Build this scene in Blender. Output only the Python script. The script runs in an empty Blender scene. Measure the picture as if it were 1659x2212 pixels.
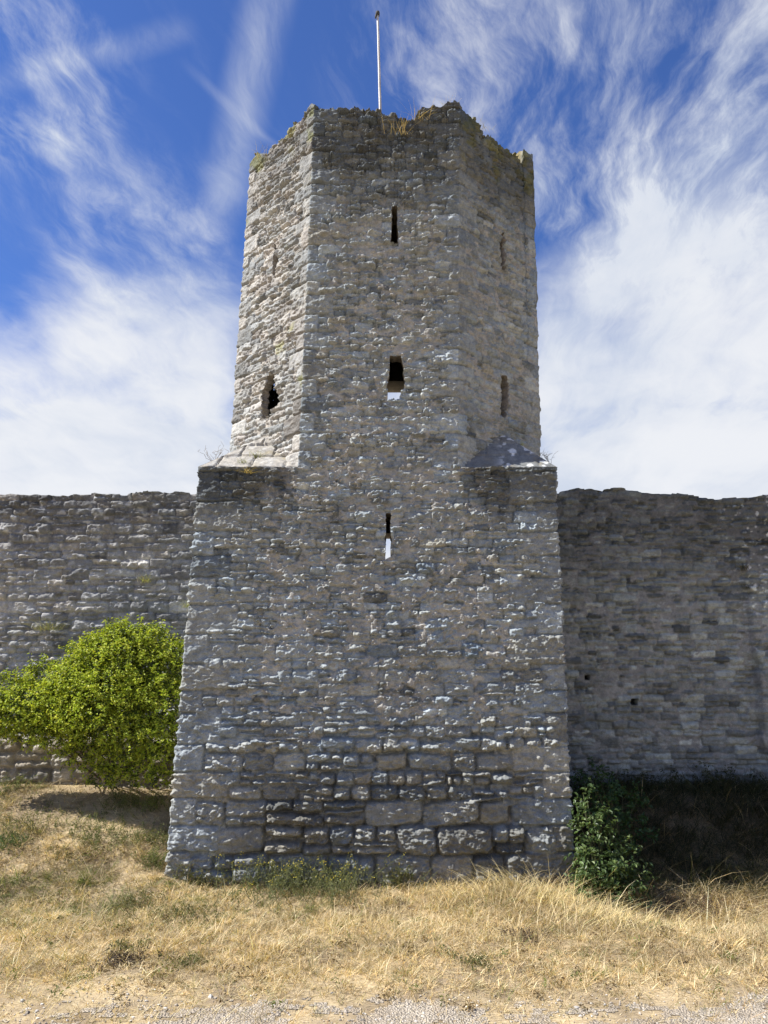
import bpy, math
import numpy as np
from mathutils import Vector

SC = bpy.context.scene
COL = SC.collection
R = math.radians

# ------------------------------------------------------------------ camera, sky, sun, exposure
EYE = 3.35                      # the photographer stands on the outer bank, above the foot of the tower
PITCH = R(11.5)
FPX = 1659.0                    # focal length in units of the picture width (1659 x 2212 measure)
cam_d = bpy.data.cameras.new('camera')
cam = bpy.data.objects.new('camera', cam_d)
COL.objects.link(cam)
cam.location = (0, 0, EYE)
cam.rotation_euler = (math.pi / 2 + PITCH, 0, 0)
cam_d.sensor_fit = 'HORIZONTAL'
cam_d.sensor_width = 36
cam_d.lens = 36
cam_d.clip_end = 5000
SC.camera = cam

SUN_EL, SUN_OFF = 48.0, 5.6    # from the left, almost exactly along the tower's face
sun_d = bpy.data.lights.new('sun', 'SUN')
sun_d.energy = 5.0
sun_d.angle = R(0.5)
sun_d.color = (1.0, 0.955, 0.885)
sun = bpy.data.objects.new('sun', sun_d)
COL.objects.link(sun)
sdir = Vector((math.cos(R(SUN_EL)) * math.cos(R(SUN_OFF)), math.cos(R(SUN_EL)) * math.sin(R(SUN_OFF)), -math.sin(R(SUN_EL))))
sun.rotation_euler = sdir.to_track_quat('-Z', 'Y').to_euler()
sun.location = (-30, -5, 40)

SC.view_settings.view_transform = 'Standard'
SC.view_settings.look = 'None'
SC.view_settings.exposure = 0.85
SC.view_settings.gamma = 1.0


def pix_dir(px, py):
    """direction of a sight line through a point of the photo (1659 x 2212 measure)"""
    rx, ry = (px - 829.5) / FPX, (1106 - py) / FPX
    return np.array([rx, math.cos(PITCH) - ry * math.sin(PITCH), math.sin(PITCH) + ry * math.cos(PITCH)])


def at(px, py, Y):
    """the point at distance Y from the photographer"""
    d = pix_dir(px, py)
    return np.array([d[0] / d[1] * Y, Y, EYE + d[2] / d[1] * Y])


class NT:
    """small helper to write node trees"""
    def __init__(s, tree):
        s.t = tree
        tree.nodes.clear()

    def n(s, kind, ins=None, **kw):
        nd = s.t.nodes.new(kind)
        for k, v in kw.items():
            setattr(nd, k, v)
        for k, v in (ins or {}).items():
            s.put(nd.inputs[k], v)
        return nd

    def put(s, sock, v):
        if hasattr(v, 'is_linked') or hasattr(v, 'links'):
            s.t.links.new(v, sock)
        elif isinstance(v, tuple) and v and hasattr(v[0], 'outputs'):
            s.t.links.new(v[0].outputs[v[1]], sock)
        elif hasattr(v, 'outputs'):
            s.t.links.new(v.outputs[0], sock)
        else:
            sock.default_value = v

    def math(s, op, a, b=0.0, c=None, clamp=False):
        nd = s.n('ShaderNodeMath', {0: a, 1: b}, operation=op, use_clamp=clamp)
        if c is not None:
            s.put(nd.inputs[2], c)
        return nd.outputs[0]

    def vmath(s, op, a, b=(0, 0, 0)):
        nd = s.n('ShaderNodeVectorMath', {0: a, 1: b}, operation=op)
        return nd.outputs['Value'] if op in ('DOT_PRODUCT', 'LENGTH') else nd.outputs[0]

    def ramp(s, v, lo, hi, a=0.0, b=1.0, smooth=True):
        return s.n('ShaderNodeMapRange', {'Value': v, 'From Min': lo, 'From Max': hi, 'To Min': a, 'To Max': b},
                   interpolation_type='SMOOTHSTEP' if smooth else 'LINEAR', clamp=True).outputs[0]

    def noise(s, vec, scale, detail=6, rough=0.55, dist=0.0, out=0):
        return s.n('ShaderNodeTexNoise', {'Vector': vec, 'Scale': scale, 'Detail': detail, 'Roughness': rough,
                                          'Distortion': dist}).outputs[out]

    def mix(s, f, a, b, mode='MIX'):
        nd = s.n('ShaderNodeMix', None, data_type='RGBA', blend_type=mode, clamp_factor=True)
        s.put(nd.inputs[0], f)
        s.put(nd.inputs[6], a)
        s.put(nd.inputs[7], b)
        return nd.outputs[2]


# ---- sky: Nishita light plus thin wind-drawn cirrus, laid out by direction in the sky dome
world = bpy.data.worlds.new('World')
SC.world = world
world.use_nodes = True
w = NT(world.node_tree)
sky = w.n('ShaderNodeTexSky', sky_type='NISHITA', sun_disc=False)
sky.sun_elevation = R(SUN_EL)
sky.sun_rotation = R(270 - SUN_OFF)
sky.altitude = 30
sky.air_density = 1.0
sky.dust_density = 0.3
sky.ozone_density = 3.5
tc = w.n('ShaderNodeTexCoord')
dvec = w.vmath('NORMALIZE', tc.outputs['Generated'])
sep = w.n('ShaderNodeSeparateXYZ', {0: dvec})
den = w.math('ADD', w.math('MAXIMUM', sep.outputs[2], 0.0), 0.22)
plane = w.n('ShaderNodeCombineXYZ', {0: w.math('DIVIDE', sep.outputs[0], den), 1: w.math('DIVIDE', sep.outputs[1], den), 2: 0.0}).outputs[0]
# domain warp so that the threads curl
wn = w.noise(plane, 2.2, 4, 0.5, 0.0, 1)
wv = w.vmath('MULTIPLY', w.vmath('SUBTRACT', wn, (0.5, 0.5, 0.5)), (0.26, 0.26, 0.0))
warped = w.vmath('ADD', plane, wv)


def drawn(angle, sx, sy):
    return w.n('ShaderNodeMapping', {'Vector': warped, 'Rotation': (0, 0, R(angle)), 'Scale': (1 / sx, 1 / sy, 1)}, vector_type='TEXTURE').outputs[0]


th1 = w.noise(drawn(88, 1.4, 4.2), 2.4, 12, 0.66, 0.12)
th2 = w.noise(drawn(66, 1.5, 4.6), 2.1, 12, 0.66, 0.12)
puff = w.noise(warped, 3.4, 12, 0.56, 0.2)
big = w.noise(warped, 1.7, 6, 0.55, 0.1)


def blob(px, py, rad, soft=0.6):
    d = pix_dir(px, py)
    d = d / np.linalg.norm(d)
    dp = w.vmath('DOT_PRODUCT', dvec, tuple(float(v) for v in d))
    return w.ramp(dp, math.cos(R(rad)), math.cos(R(rad * (1 - soft))))


def streak(p0, p1, wid, soft_end=8):
    a, b = pix_dir(*p0), pix_dir(*p1)
    a, b = a / np.linalg.norm(a), b / np.linalg.norm(b)
    n = np.cross(a, b)
    n = n / np.linalg.norm(n)
    m = a + b
    m = m / np.linalg.norm(m)
    half = math.degrees(math.acos(float(np.clip(a @ m, -1, 1))))
    cross = w.math('ABSOLUTE', w.vmath('DOT_PRODUCT', w.vmath('ADD', dvec, w.vmath('MULTIPLY', wv, (0.08, 0.08, 0.08))), tuple(float(v) for v in n)))
    f = w.ramp(cross, math.sin(R(wid)), 0.0)
    along = w.ramp(w.vmath('DOT_PRODUCT', dvec, tuple(float(v) for v in m)), math.cos(R(half + soft_end)), math.cos(R(max(half - 2, 1))))
    return w.math('MULTIPLY', f, along)


def add(*v):
    r = v[0]
    for q in v[1:]:
        r = w.math('ADD', r, q)
    return r


def mul(*v):
    r = v[0]
    for q in v[1:]:
        r = w.math('MULTIPLY', r, q)
    return r


low = add(mul(blob(850, 930, 9, 0.8), 1.0), blob(120, 1040, 16, 0.8), mul(blob(330, 660, 9, 0.95), 0.55), mul(blob(470, 900, 13, 0.9), 0.6))
right = add(blob(1660, 860, 21, 0.85), mul(blob(1300, 900, 17, 0.8), 0.6), mul(blob(1600, 450, 11, 0.95), 0.22))
wisps = add(mul(blob(40, 110, 8, 0.95), 1.3), mul(blob(920, 170, 8, 0.9), 0.9), mul(blob(1130, 240, 10, 0.9), 0.85),
            mul(blob(1560, 130, 11, 0.9), 0.85), mul(blob(1380, 360, 12, 0.95), 0.7), mul(blob(110, 330, 8, 0.9), 0.22),
            mul(blob(300, 500, 7, 0.9), 0.5))
streaks = add(mul(streak((590, -40), (480, 420), 2.2, 4), 0.5), mul(streak((430, 170), (600, 320), 0.5, 2), 0.16),
              mul(streak((90, 230), (180, 480), 1.2, 3), 0.25), mul(streak((-10, 180), (340, 80), 1.2, 3), 0.45))
behind = w.ramp(sep.outputs[1], 0.25, -0.25)  # unseen cloud cover behind the camera, added to tune the ambient light
haze_low = w.ramp(sep.outputs[2], 0.38, 0.02)
thin = add(mul(th1, 0.55), mul(th2, 0.55))
body = add(mul(w.math('MINIMUM', add(low, right, mul(behind, 0.45), mul(haze_low, 0.45)), 1.2), 0.66), mul(w.math('SUBTRACT', puff, 0.5), 0.9), mul(w.math('SUBTRACT', th1, 0.5), 0.42), mul(w.math('SUBTRACT', th2, 0.5), 0.25))
cov = add(mul(w.ramp(body, 0.12, 0.88), 0.95), mul(w.ramp(sep.outputs[2], 0.34, 0.12), 0.85),
          mul(w.math('MINIMUM', wisps, 1.0), w.ramp(thin, 0.46, 0.82)),
          mul(streaks, w.ramp(thin, 0.30, 0.75)),
          mul(w.ramp(th2, 0.5, 0.85), 0.10))
cov = w.math('MINIMUM', cov, 0.97)
shade = w.ramp(add(mul(big, 0.8), mul(th1, 0.2)), 0.36, 0.62)
ccol = w.mix(shade, (7.2, 7.9, 9.2, 1), (9.7, 9.9, 10.3, 1))
skycol = w.mix(1.0, sky.outputs[0], (0.80, 1.08, 1.72, 1), 'MULTIPLY')
bg = w.n('ShaderNodeBackground', {'Color': w.mix(cov, skycol, ccol), 'Strength': 0.05})
w.n('ShaderNodeOutputWorld', {'Surface': bg})

# ------------------------------------------------------------------ numeric noise
_tab = {}


def vn(u, v, su, sv, seed):
    """smooth value noise in -1..1"""
    if seed not in _tab:
        _tab[seed] = (np.random.default_rng(seed).random((128, 128)) * 2 - 1).astype(np.float32)
    T = _tab[seed]
    x, y = np.asarray(u, np.float32) / su + 31.7, np.asarray(v, np.float32) / sv + 17.3
    xf, yf = np.floor(x), np.floor(y)
    fx, fy = x - xf, y - yf
    fx, fy = fx * fx * (3 - 2 * fx), fy * fy * (3 - 2 * fy)
    xi, yi = xf.astype(np.int64), yf.astype(np.int64)
    x0, x1, y0, y1 = xi & 127, (xi + 1) & 127, yi & 127, (yi + 1) & 127
    return (T[y0, x0] * (1 - fx) + T[y0, x1] * fx) * (1 - fy) + (T[y1, x0] * (1 - fx) + T[y1, x1] * fx) * fy


def fb(u, v, su, sv, seed, octs=3, gain=0.5):
    r, a, t = 0, 1.0, 0
    for k in range(octs):
        r = r + a * vn(u, v, su, sv, seed + k * 101)
        t += a
        a *= gain
        su, sv = su / 2.03, sv / 2.03
    return r / t


def ss(x, a, b):
    t = np.clip((np.asarray(x, np.float64) - a) / (b - a), 0, 1)
    return t * t * (3 - 2 * t)


# ------------------------------------------------------------------ mesh + object helpers
def raw_mesh(name, verts, loops, sizes, col=None, smooth=True):
    me = bpy.data.meshes.new(name)
    verts = np.ascontiguousarray(verts, np.float32).reshape(-1, 3)
    loops = np.ascontiguousarray(loops, np.int32).ravel()
    sizes = np.ascontiguousarray(sizes, np.int32).ravel()
    me.vertices.add(len(verts))
    me.vertices.foreach_set('co', verts.ravel())
    me.loops.add(len(loops))
    me.loops.foreach_set('vertex_index', loops)
    me.polygons.add(len(sizes))
    starts = np.zeros(len(sizes), np.int32)
    starts[1:] = np.cumsum(sizes)[:-1]
    me.polygons.foreach_set('loop_start', starts)
    me.polygons.foreach_set('use_smooth', np.full(len(sizes), smooth, bool))
    if col is not None:
        at_ = me.attributes.new('Col', 'FLOAT_COLOR', 'POINT')
        c4 = np.ones((len(verts), 4), np.float32)
        c4[:, :3] = np.asarray(col, np.float32).reshape(-1, 3)
        at_.data.foreach_set('color', c4.ravel())
    me.update(calc_edges=True)
    me.validate()
    return me


def obj(name, me, mat, parent=None):
    o = bpy.data.objects.new(name, me)
    COL.objects.link(o)
    if mat:
        me.materials.append(mat)
    if parent:
        o.parent = parent
        o.matrix_parent_inverse.identity()
    return o


def tag(o, label=None, cat=None, group=None, kind=None):
    if label: o['label'] = label
    if cat: o['category'] = cat
    if group: o['group'] = group
    if kind: o['kind'] = kind
    return o


def thing(name, loc, label, cat, group=None):
    o = bpy.data.objects.new(name, None)
    COL.objects.link(o)
    o.location = tuple(float(v) for v in loc)
    o.empty_display_size = 0.3
    return tag(o, label, cat, group)


class MB:
    """collects pieces into one mesh (coordinates relative to org)"""
    def __init__(s, org=(0, 0, 0)):
        s.v, s.l, s.s, s.c, s.n, s.org = [], [], [], [], 0, np.asarray(org, float)

    def add(s, verts, faces, col):
        verts = np.asarray(verts, float).reshape(-1, 3)
        s.v.append(verts - s.org)
        col = np.asarray(col, float)
        s.c.append(np.broadcast_to(col, (len(verts), 3)) if col.ndim == 1 else col)
        for f in faces:
            s.l.append(np.asarray(f, np.int64).ravel() + s.n)
            s.s.append(np.full(len(f), f.shape[1]) if isinstance(f, np.ndarray) else np.array([len(f)]))
        s.n += len(verts)

    def tube(s, pts, rad, col, sides=6, cap=True):
        pts = np.asarray(pts, float)
        rad = np.broadcast_to(np.asarray(rad, float), (len(pts),))
        t = np.gradient(pts, axis=0)
        t /= np.linalg.norm(t, axis=1)[:, None] + 1e-9
        ref = np.where(np.abs(t[:, 2:3]) > 0.9, np.array([[1.0, 0, 0]]), np.array([[0, 0, 1.0]]))
        a = np.cross(t, ref); a /= np.linalg.norm(a, axis=1)[:, None] + 1e-9
        b = np.cross(t, a)
        ang = np.linspace(0, 2 * np.pi, sides, endpoint=False)
        V = pts[:, None] + rad[:, None, None] * (a[:, None] * np.cos(ang)[None, :, None] + b[:, None] * np.sin(ang)[None, :, None])
        i, j = np.meshgrid(np.arange(len(pts) - 1), np.arange(sides), indexing='ij')
        j2 = (j + 1) % sides
        q = np.stack([i * sides + j, i * sides + j2, (i + 1) * sides + j2, (i + 1) * sides + j], -1).reshape(-1, 4)
        faces = [q]
        if cap:
            faces.append((np.arange(sides) + (len(pts) - 1) * sides)[None, :])
            faces.append(np.arange(sides)[::-1][None, :])
        s.add(V.reshape(-1, 3), faces, col)

    def box(s, lo, hi, col):
        x0, y0, z0 = lo; x1, y1, z1 = hi
        V = [(x0, y0, z0), (x1, y0, z0), (x1, y1, z0), (x0, y1, z0), (x0, y0, z1), (x1, y0, z1), (x1, y1, z1), (x0, y1, z1)]
        F = np.array([[3, 2, 1, 0], [4, 5, 6, 7], [0, 1, 5, 4], [1, 2, 6, 5], [2, 3, 7, 6], [3, 0, 4, 7]])
        s.add(V, [F], col)

    def build(s, name, mat, parent=None, smooth=True):
        return obj(name, raw_mesh(name, np.concatenate(s.v), np.concatenate(s.l), np.concatenate(s.s), np.concatenate(s.c), smooth), mat, parent)


def grid_faces(nr, nc, keep=None):
    i, j = np.meshgrid(np.arange(nr - 1), np.arange(nc - 1), indexing='ij')
    q = np.stack([i * nc + j, i * nc + j + 1, (i + 1) * nc + j + 1, (i + 1) * nc + j], -1)
    return q[keep] if keep is not None else q.reshape(-1, 4)


# ------------------------------------------------------------------ materials
def mat_new(name):
    m = bpy.data.materials.new(name)
    m.use_nodes = True
    return m, NT(m.node_tree)


def stone_material():
    m, t = mat_new('weathered_limestone')
    geo = t.n('ShaderNodeNewGeometry')
    pos = geo.outputs['Position']
    col = t.n('ShaderNodeAttribute', attribute_name='Col').outputs['Color']
    n1 = t.noise(pos, 9.0, 8, 0.65)
    n2 = t.noise(pos, 48.0, 6, 0.7)
    n3 = t.noise(pos, 1.1, 5, 0.55)
    c = t.mix(1.0, col, t.n('ShaderNodeCombineColor', {0: t.ramp(n1, 0.25, 0.75, 0.72, 1.28), 1: t.ramp(n1, 0.25, 0.75, 0.73, 1.27), 2: t.ramp(n1, 0.25, 0.75, 0.75, 1.24)}).outputs[0], 'MULTIPLY')
    c = t.mix(1.0, c, t.n('ShaderNodeCombineColor', {0: t.ramp(n2, 0.25, 0.75, 0.78, 1.22), 1: t.ramp(n2, 0.25, 0.75, 0.78, 1.22), 2: t.ramp(n2, 0.25, 0.75, 0.78, 1.22)}).outputs[0], 'MULTIPLY')
    c = t.mix(t.ramp(n3, 0.45, 0.75, 0.0, 0.35), c, t.mix(1.0, c, (1.02, 0.97, 0.9, 1), 'MULTIPLY'))
    lam = t.noise(t.n('ShaderNodeMapping', {'Vector': pos, 'Scale': (9, 9, 42)}).outputs[0], 1.0, 6, 0.65)
    h = t.math('ADD', t.math('MULTIPLY', lam, 0.6), t.math('MULTIPLY', n2, 0.4))
    bump = t.n('ShaderNodeBump', {'Height': h, 'Strength': 0.9, 'Distance': 0.022})
    b = t.n('ShaderNodeBsdfPrincipled', {'Base Color': c, 'Roughness': 0.92, 'Specular IOR Level': 0.25, 'Normal': bump})
    t.n('ShaderNodeOutputMaterial', {'Surface': b})
    return m


def leaf_material(name, rough=0.45, trans=0.45, spec=0.4):
    m, t = mat_new(name)
    col = t.n('ShaderNodeAttribute', attribute_name='Col').outputs['Color']
    geo = t.n('ShaderNodeNewGeometry')
    n = t.noise(geo.outputs['Position'], 14.0, 3, 0.6)
    c = t.mix(1.0, col, t.n('ShaderNodeCombineColor', {0: t.ramp(n, 0.3, 0.7, 0.8, 1.2), 1: t.ramp(n, 0.3, 0.7, 0.85, 1.15), 2: t.ramp(n, 0.3, 0.7, 0.8, 1.1)}).outputs[0], 'MULTIPLY')
    b = t.n('ShaderNodeBsdfPrincipled', {'Base Color': c, 'Roughness': rough, 'Specular IOR Level': spec})
    tr = t.n('ShaderNodeBsdfTranslucent', {'Color': t.mix(1.0, c, (1.5, 1.45, 0.7, 1), 'MULTIPLY')})
    mx = t.n('ShaderNodeMixShader', {0: trans, 1: b, 2: tr})
    t.n('ShaderNodeOutputMaterial', {'Surface': mx})
    return m


def plain_material(name, rough=0.85, bump_scale=60.0, bump=0.3, spec=0.3):
    m, t = mat_new(name)
    col = t.n('ShaderNodeAttribute', attribute_name='Col').outputs['Color']
    geo = t.n('ShaderNodeNewGeometry')
    n = t.noise(geo.outputs['Position'], bump_scale, 5, 0.6)
    c = t.mix(1.0, col, t.n('ShaderNodeCombineColor', {0: t.ramp(n, 0.25, 0.75, 0.7, 1.25), 1: t.ramp(n, 0.25, 0.75, 0.7, 1.25), 2: t.ramp(n, 0.25, 0.75, 0.7, 1.25)}).outputs[0], 'MULTIPLY')
    bp = t.n('ShaderNodeBump', {'Height': n, 'Strength': bump, 'Distance': 0.01})
    b = t.n('ShaderNodeBsdfPrincipled', {'Base Color': c, 'Roughness': rough, 'Specular IOR Level': spec, 'Normal': bp})
    t.n('ShaderNodeOutputMaterial', {'Surface': b})
    return m


def ground_material():
    m, t = mat_new('dry_earth_and_straw')
    geo = t.n('ShaderNodeNewGeometry')
    pos = geo.outputs['Position']
    n1 = t.noise(pos, 0.9, 6, 0.6)
    n2 = t.noise(pos, 11.0, 8, 0.7)
    fib = t.noise(t.n('ShaderNodeMapping', {'Vector': pos, 'Rotation': (0, 0, 0.5), 'Scale': (14, 70, 20)}).outputs[0], 1.0, 5, 0.65, 0.8)
    straw = t.mix(t.ramp(fib, 0.3, 0.7), (0.36, 0.27, 0.15, 1), (0.66, 0.54, 0.34, 1))
    soil = t.mix(t.ramp(n2, 0.3, 0.7), (0.13, 0.095, 0.06, 1), (0.33, 0.26, 0.175, 1))
    c = t.mix(t.ramp(t.math('ADD', t.math('MULTIPLY', n1, 0.6), t.math('MULTIPLY', n2, 0.4)), 0.38, 0.62), straw, soil)
    h = t.math('ADD', t.math('MULTIPLY', n2, 0.6), t.math('MULTIPLY', fib, 0.5))
    bp = t.n('ShaderNodeBump', {'Height': h, 'Strength': 0.9, 'Distance': 0.03})
    b = t.n('ShaderNodeBsdfPrincipled', {'Base Color': c, 'Roughness': 0.95, 'Specular IOR Level': 0.15, 'Normal': bp})
    t.n('ShaderNodeOutputMaterial', {'Surface': b})
    return m


def path_material():
    m, t = mat_new('trodden_gravel')
    geo = t.n('ShaderNodeNewGeometry')
    pos = geo.outputs['Position']
    n1 = t.noise(pos, 2.3, 6, 0.6)
    vo = t.n('ShaderNodeTexVoronoi', {'Vector': pos, 'Scale': 45.0, 'Randomness': 1.0})
    n2 = t.noise(pos, 24.0, 7, 0.7)
    c = t.mix(t.ramp(n1, 0.35, 0.65), (0.44, 0.37, 0.28, 1), (0.54, 0.48, 0.39, 1))
    c = t.mix(t.ramp(vo.outputs['Distance'], 0.2, 0.75, 0.0, 0.7), c, (0.2, 0.17, 0.13, 1))
    c = t.mix(t.ramp(n2, 0.55, 0.75, 0.0, 0.6), c, (0.6, 0.57, 0.52, 1))
    h = t.math('SUBTRACT', t.math('MULTIPLY', n2, 0.7), vo.outputs['Distance'])
    bp = t.n('ShaderNodeBump', {'Height': h, 'Strength': 1.0, 'Distance': 0.02})
    b = t.n('ShaderNodeBsdfPrincipled', {'Base Color': c, 'Roughness': 0.95, 'Specular IOR Level': 0.15, 'Normal': bp})
    t.n('ShaderNodeOutputMaterial', {'Surface': b})
    return m


M_STONE = stone_material()
M_GROUND = ground_material()
M_PATH = path_material()
M_BUSH = leaf_material('light_green_leaf', 0.5, 0.24, 0.35)
M_ELDER = leaf_material('glossy_dark_leaf', 0.38, 0.25, 0.4)
M_WEED = leaf_material('weed_leaf', 0.6, 0.3, 0.25)
M_STRAW = leaf_material('straw', 0.6, 0.25, 0.25)
M_BARK = plain_material('bark', 0.9, 40, 0.6)
M_POLE = plain_material('weathered_white_paint', 0.5, 30, 0.2, 0.5)
M_WOOD = plain_material('old_dark_timber', 0.85, 20, 0.5)

# ------------------------------------------------------------------ terrain
FRONT = 13.5                    # distance of the tower's front face
WALL = 16.5                     # distance of the curtain wall's face


def gz(x, y):
    """height of the ground"""
    x, y = np.asarray(x, float), np.asarray(y, float)
    bank = 1.75 * ss(7.6 - y, 0, 7.6)
    side = ss(np.abs(x), 2.6, 4.2)
    lft = ss(-x, 2.5, 7.0)
    slope = side * ((1.05 + 0.1 * lft) * ss(y, 12.6 - 0.8 * lft, 16.2) ** 0.9) * np.where(y > 20, ss(60 - y, 0, 40), 1)
    near = ss(40 - np.hypot(x, y - 10), 0, 25)
    n = 0.05 * vn(x, y, 1.7, 1.7, 5) + 0.03 * vn(x, y, 0.6, 0.6, 6) + 0.012 * vn(x, y, 0.2, 0.2, 7)
    dip = 0.10 * ss(y, 10.5, 12.5) * ss(17 - y, 0, 2) + 0.36 * ss(x, 2.6, 5.0) * ss(y, 10.8, 12.6) * ss(15.5 - y, 0, 1.6)
    return bank + slope + n * near - 0.05 - dip


def ground_hit(px, py):
    """where a sight line meets the ground"""
    d = pix_dir(px, py)
    d = d / d[1]
    for Y in np.arange(6, 30, 0.02):
        if EYE + d[2] * Y <= gz(d[0] * Y, Y):
            break
    return np.array([d[0] * Y, Y, float(gz(d[0] * Y, Y))])


def axis(a, b, fine_a, fine_b, step, far_n):
    g = np.linspace(0, 1, far_n + 1)[1:] ** 2.6
    return np.concatenate([(fine_a - g * (fine_a - a))[::-1], np.arange(fine_a, fine_b, step), fine_b + g * (b - fine_b)])


gx, gy = axis(-900, 900, -11, 11, 0.08, 26), axis(-900, 900, 5.5, 18, 0.08, 26)
GX, GY = np.meshgrid(gx, gy)
ground = obj('ground', raw_mesh('ground', np.stack([GX, GY, gz(GX, GY)], -1), grid_faces(len(gy), len(gx)), np.full((len(gy) - 1) * (len(gx) - 1), 4)), M_GROUND)
tag(ground, 'dry straw coloured earth sloping up to the walls', kind='structure')

px_, py_ = np.arange(-14, 14, 0.045), np.arange(6.4, 10.0, 0.045)
PX, PY = np.meshgrid(px_, py_)
edge_far = 8.72 + 0.3 * vn(PX, PY, 1.6, 3, 41) + 0.35 * fb(PX, PY, 0.5, 0.4, 42, 3, 0.7) + 0.35 * vn(PX, PY, 0.09, 0.09, 46) - 0.15 * ss(-PX, 0.3, 1.5)
edge_near = 7.2 + 0.3 * vn(PX, PY, 1.4, 3, 43) + 0.2 * vn(PX, PY, 0.4, 0.4, 44)
inside = (PY < edge_far) & (PY > edge_near) & (fb(PX, PY, 0.7, 0.45, 45, 4, 0.7) > -0.28)
keep = inside[:-1, :-1] & inside[1:, 1:]
pq = grid_faces(len(py_), len(px_), keep)
path = obj('gravel_path', raw_mesh('gravel_path', np.stack([PX, PY, gz(PX, PY) + 0.006], -1), pq, np.full(len(pq), 4)), M_PATH)
tag(path, 'trodden pale gravel path crossing in front of the tower', kind='structure')

# ------------------------------------------------------------------ masonry relief
GREY = np.array([0.278, 0.304, 0.310])


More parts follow.
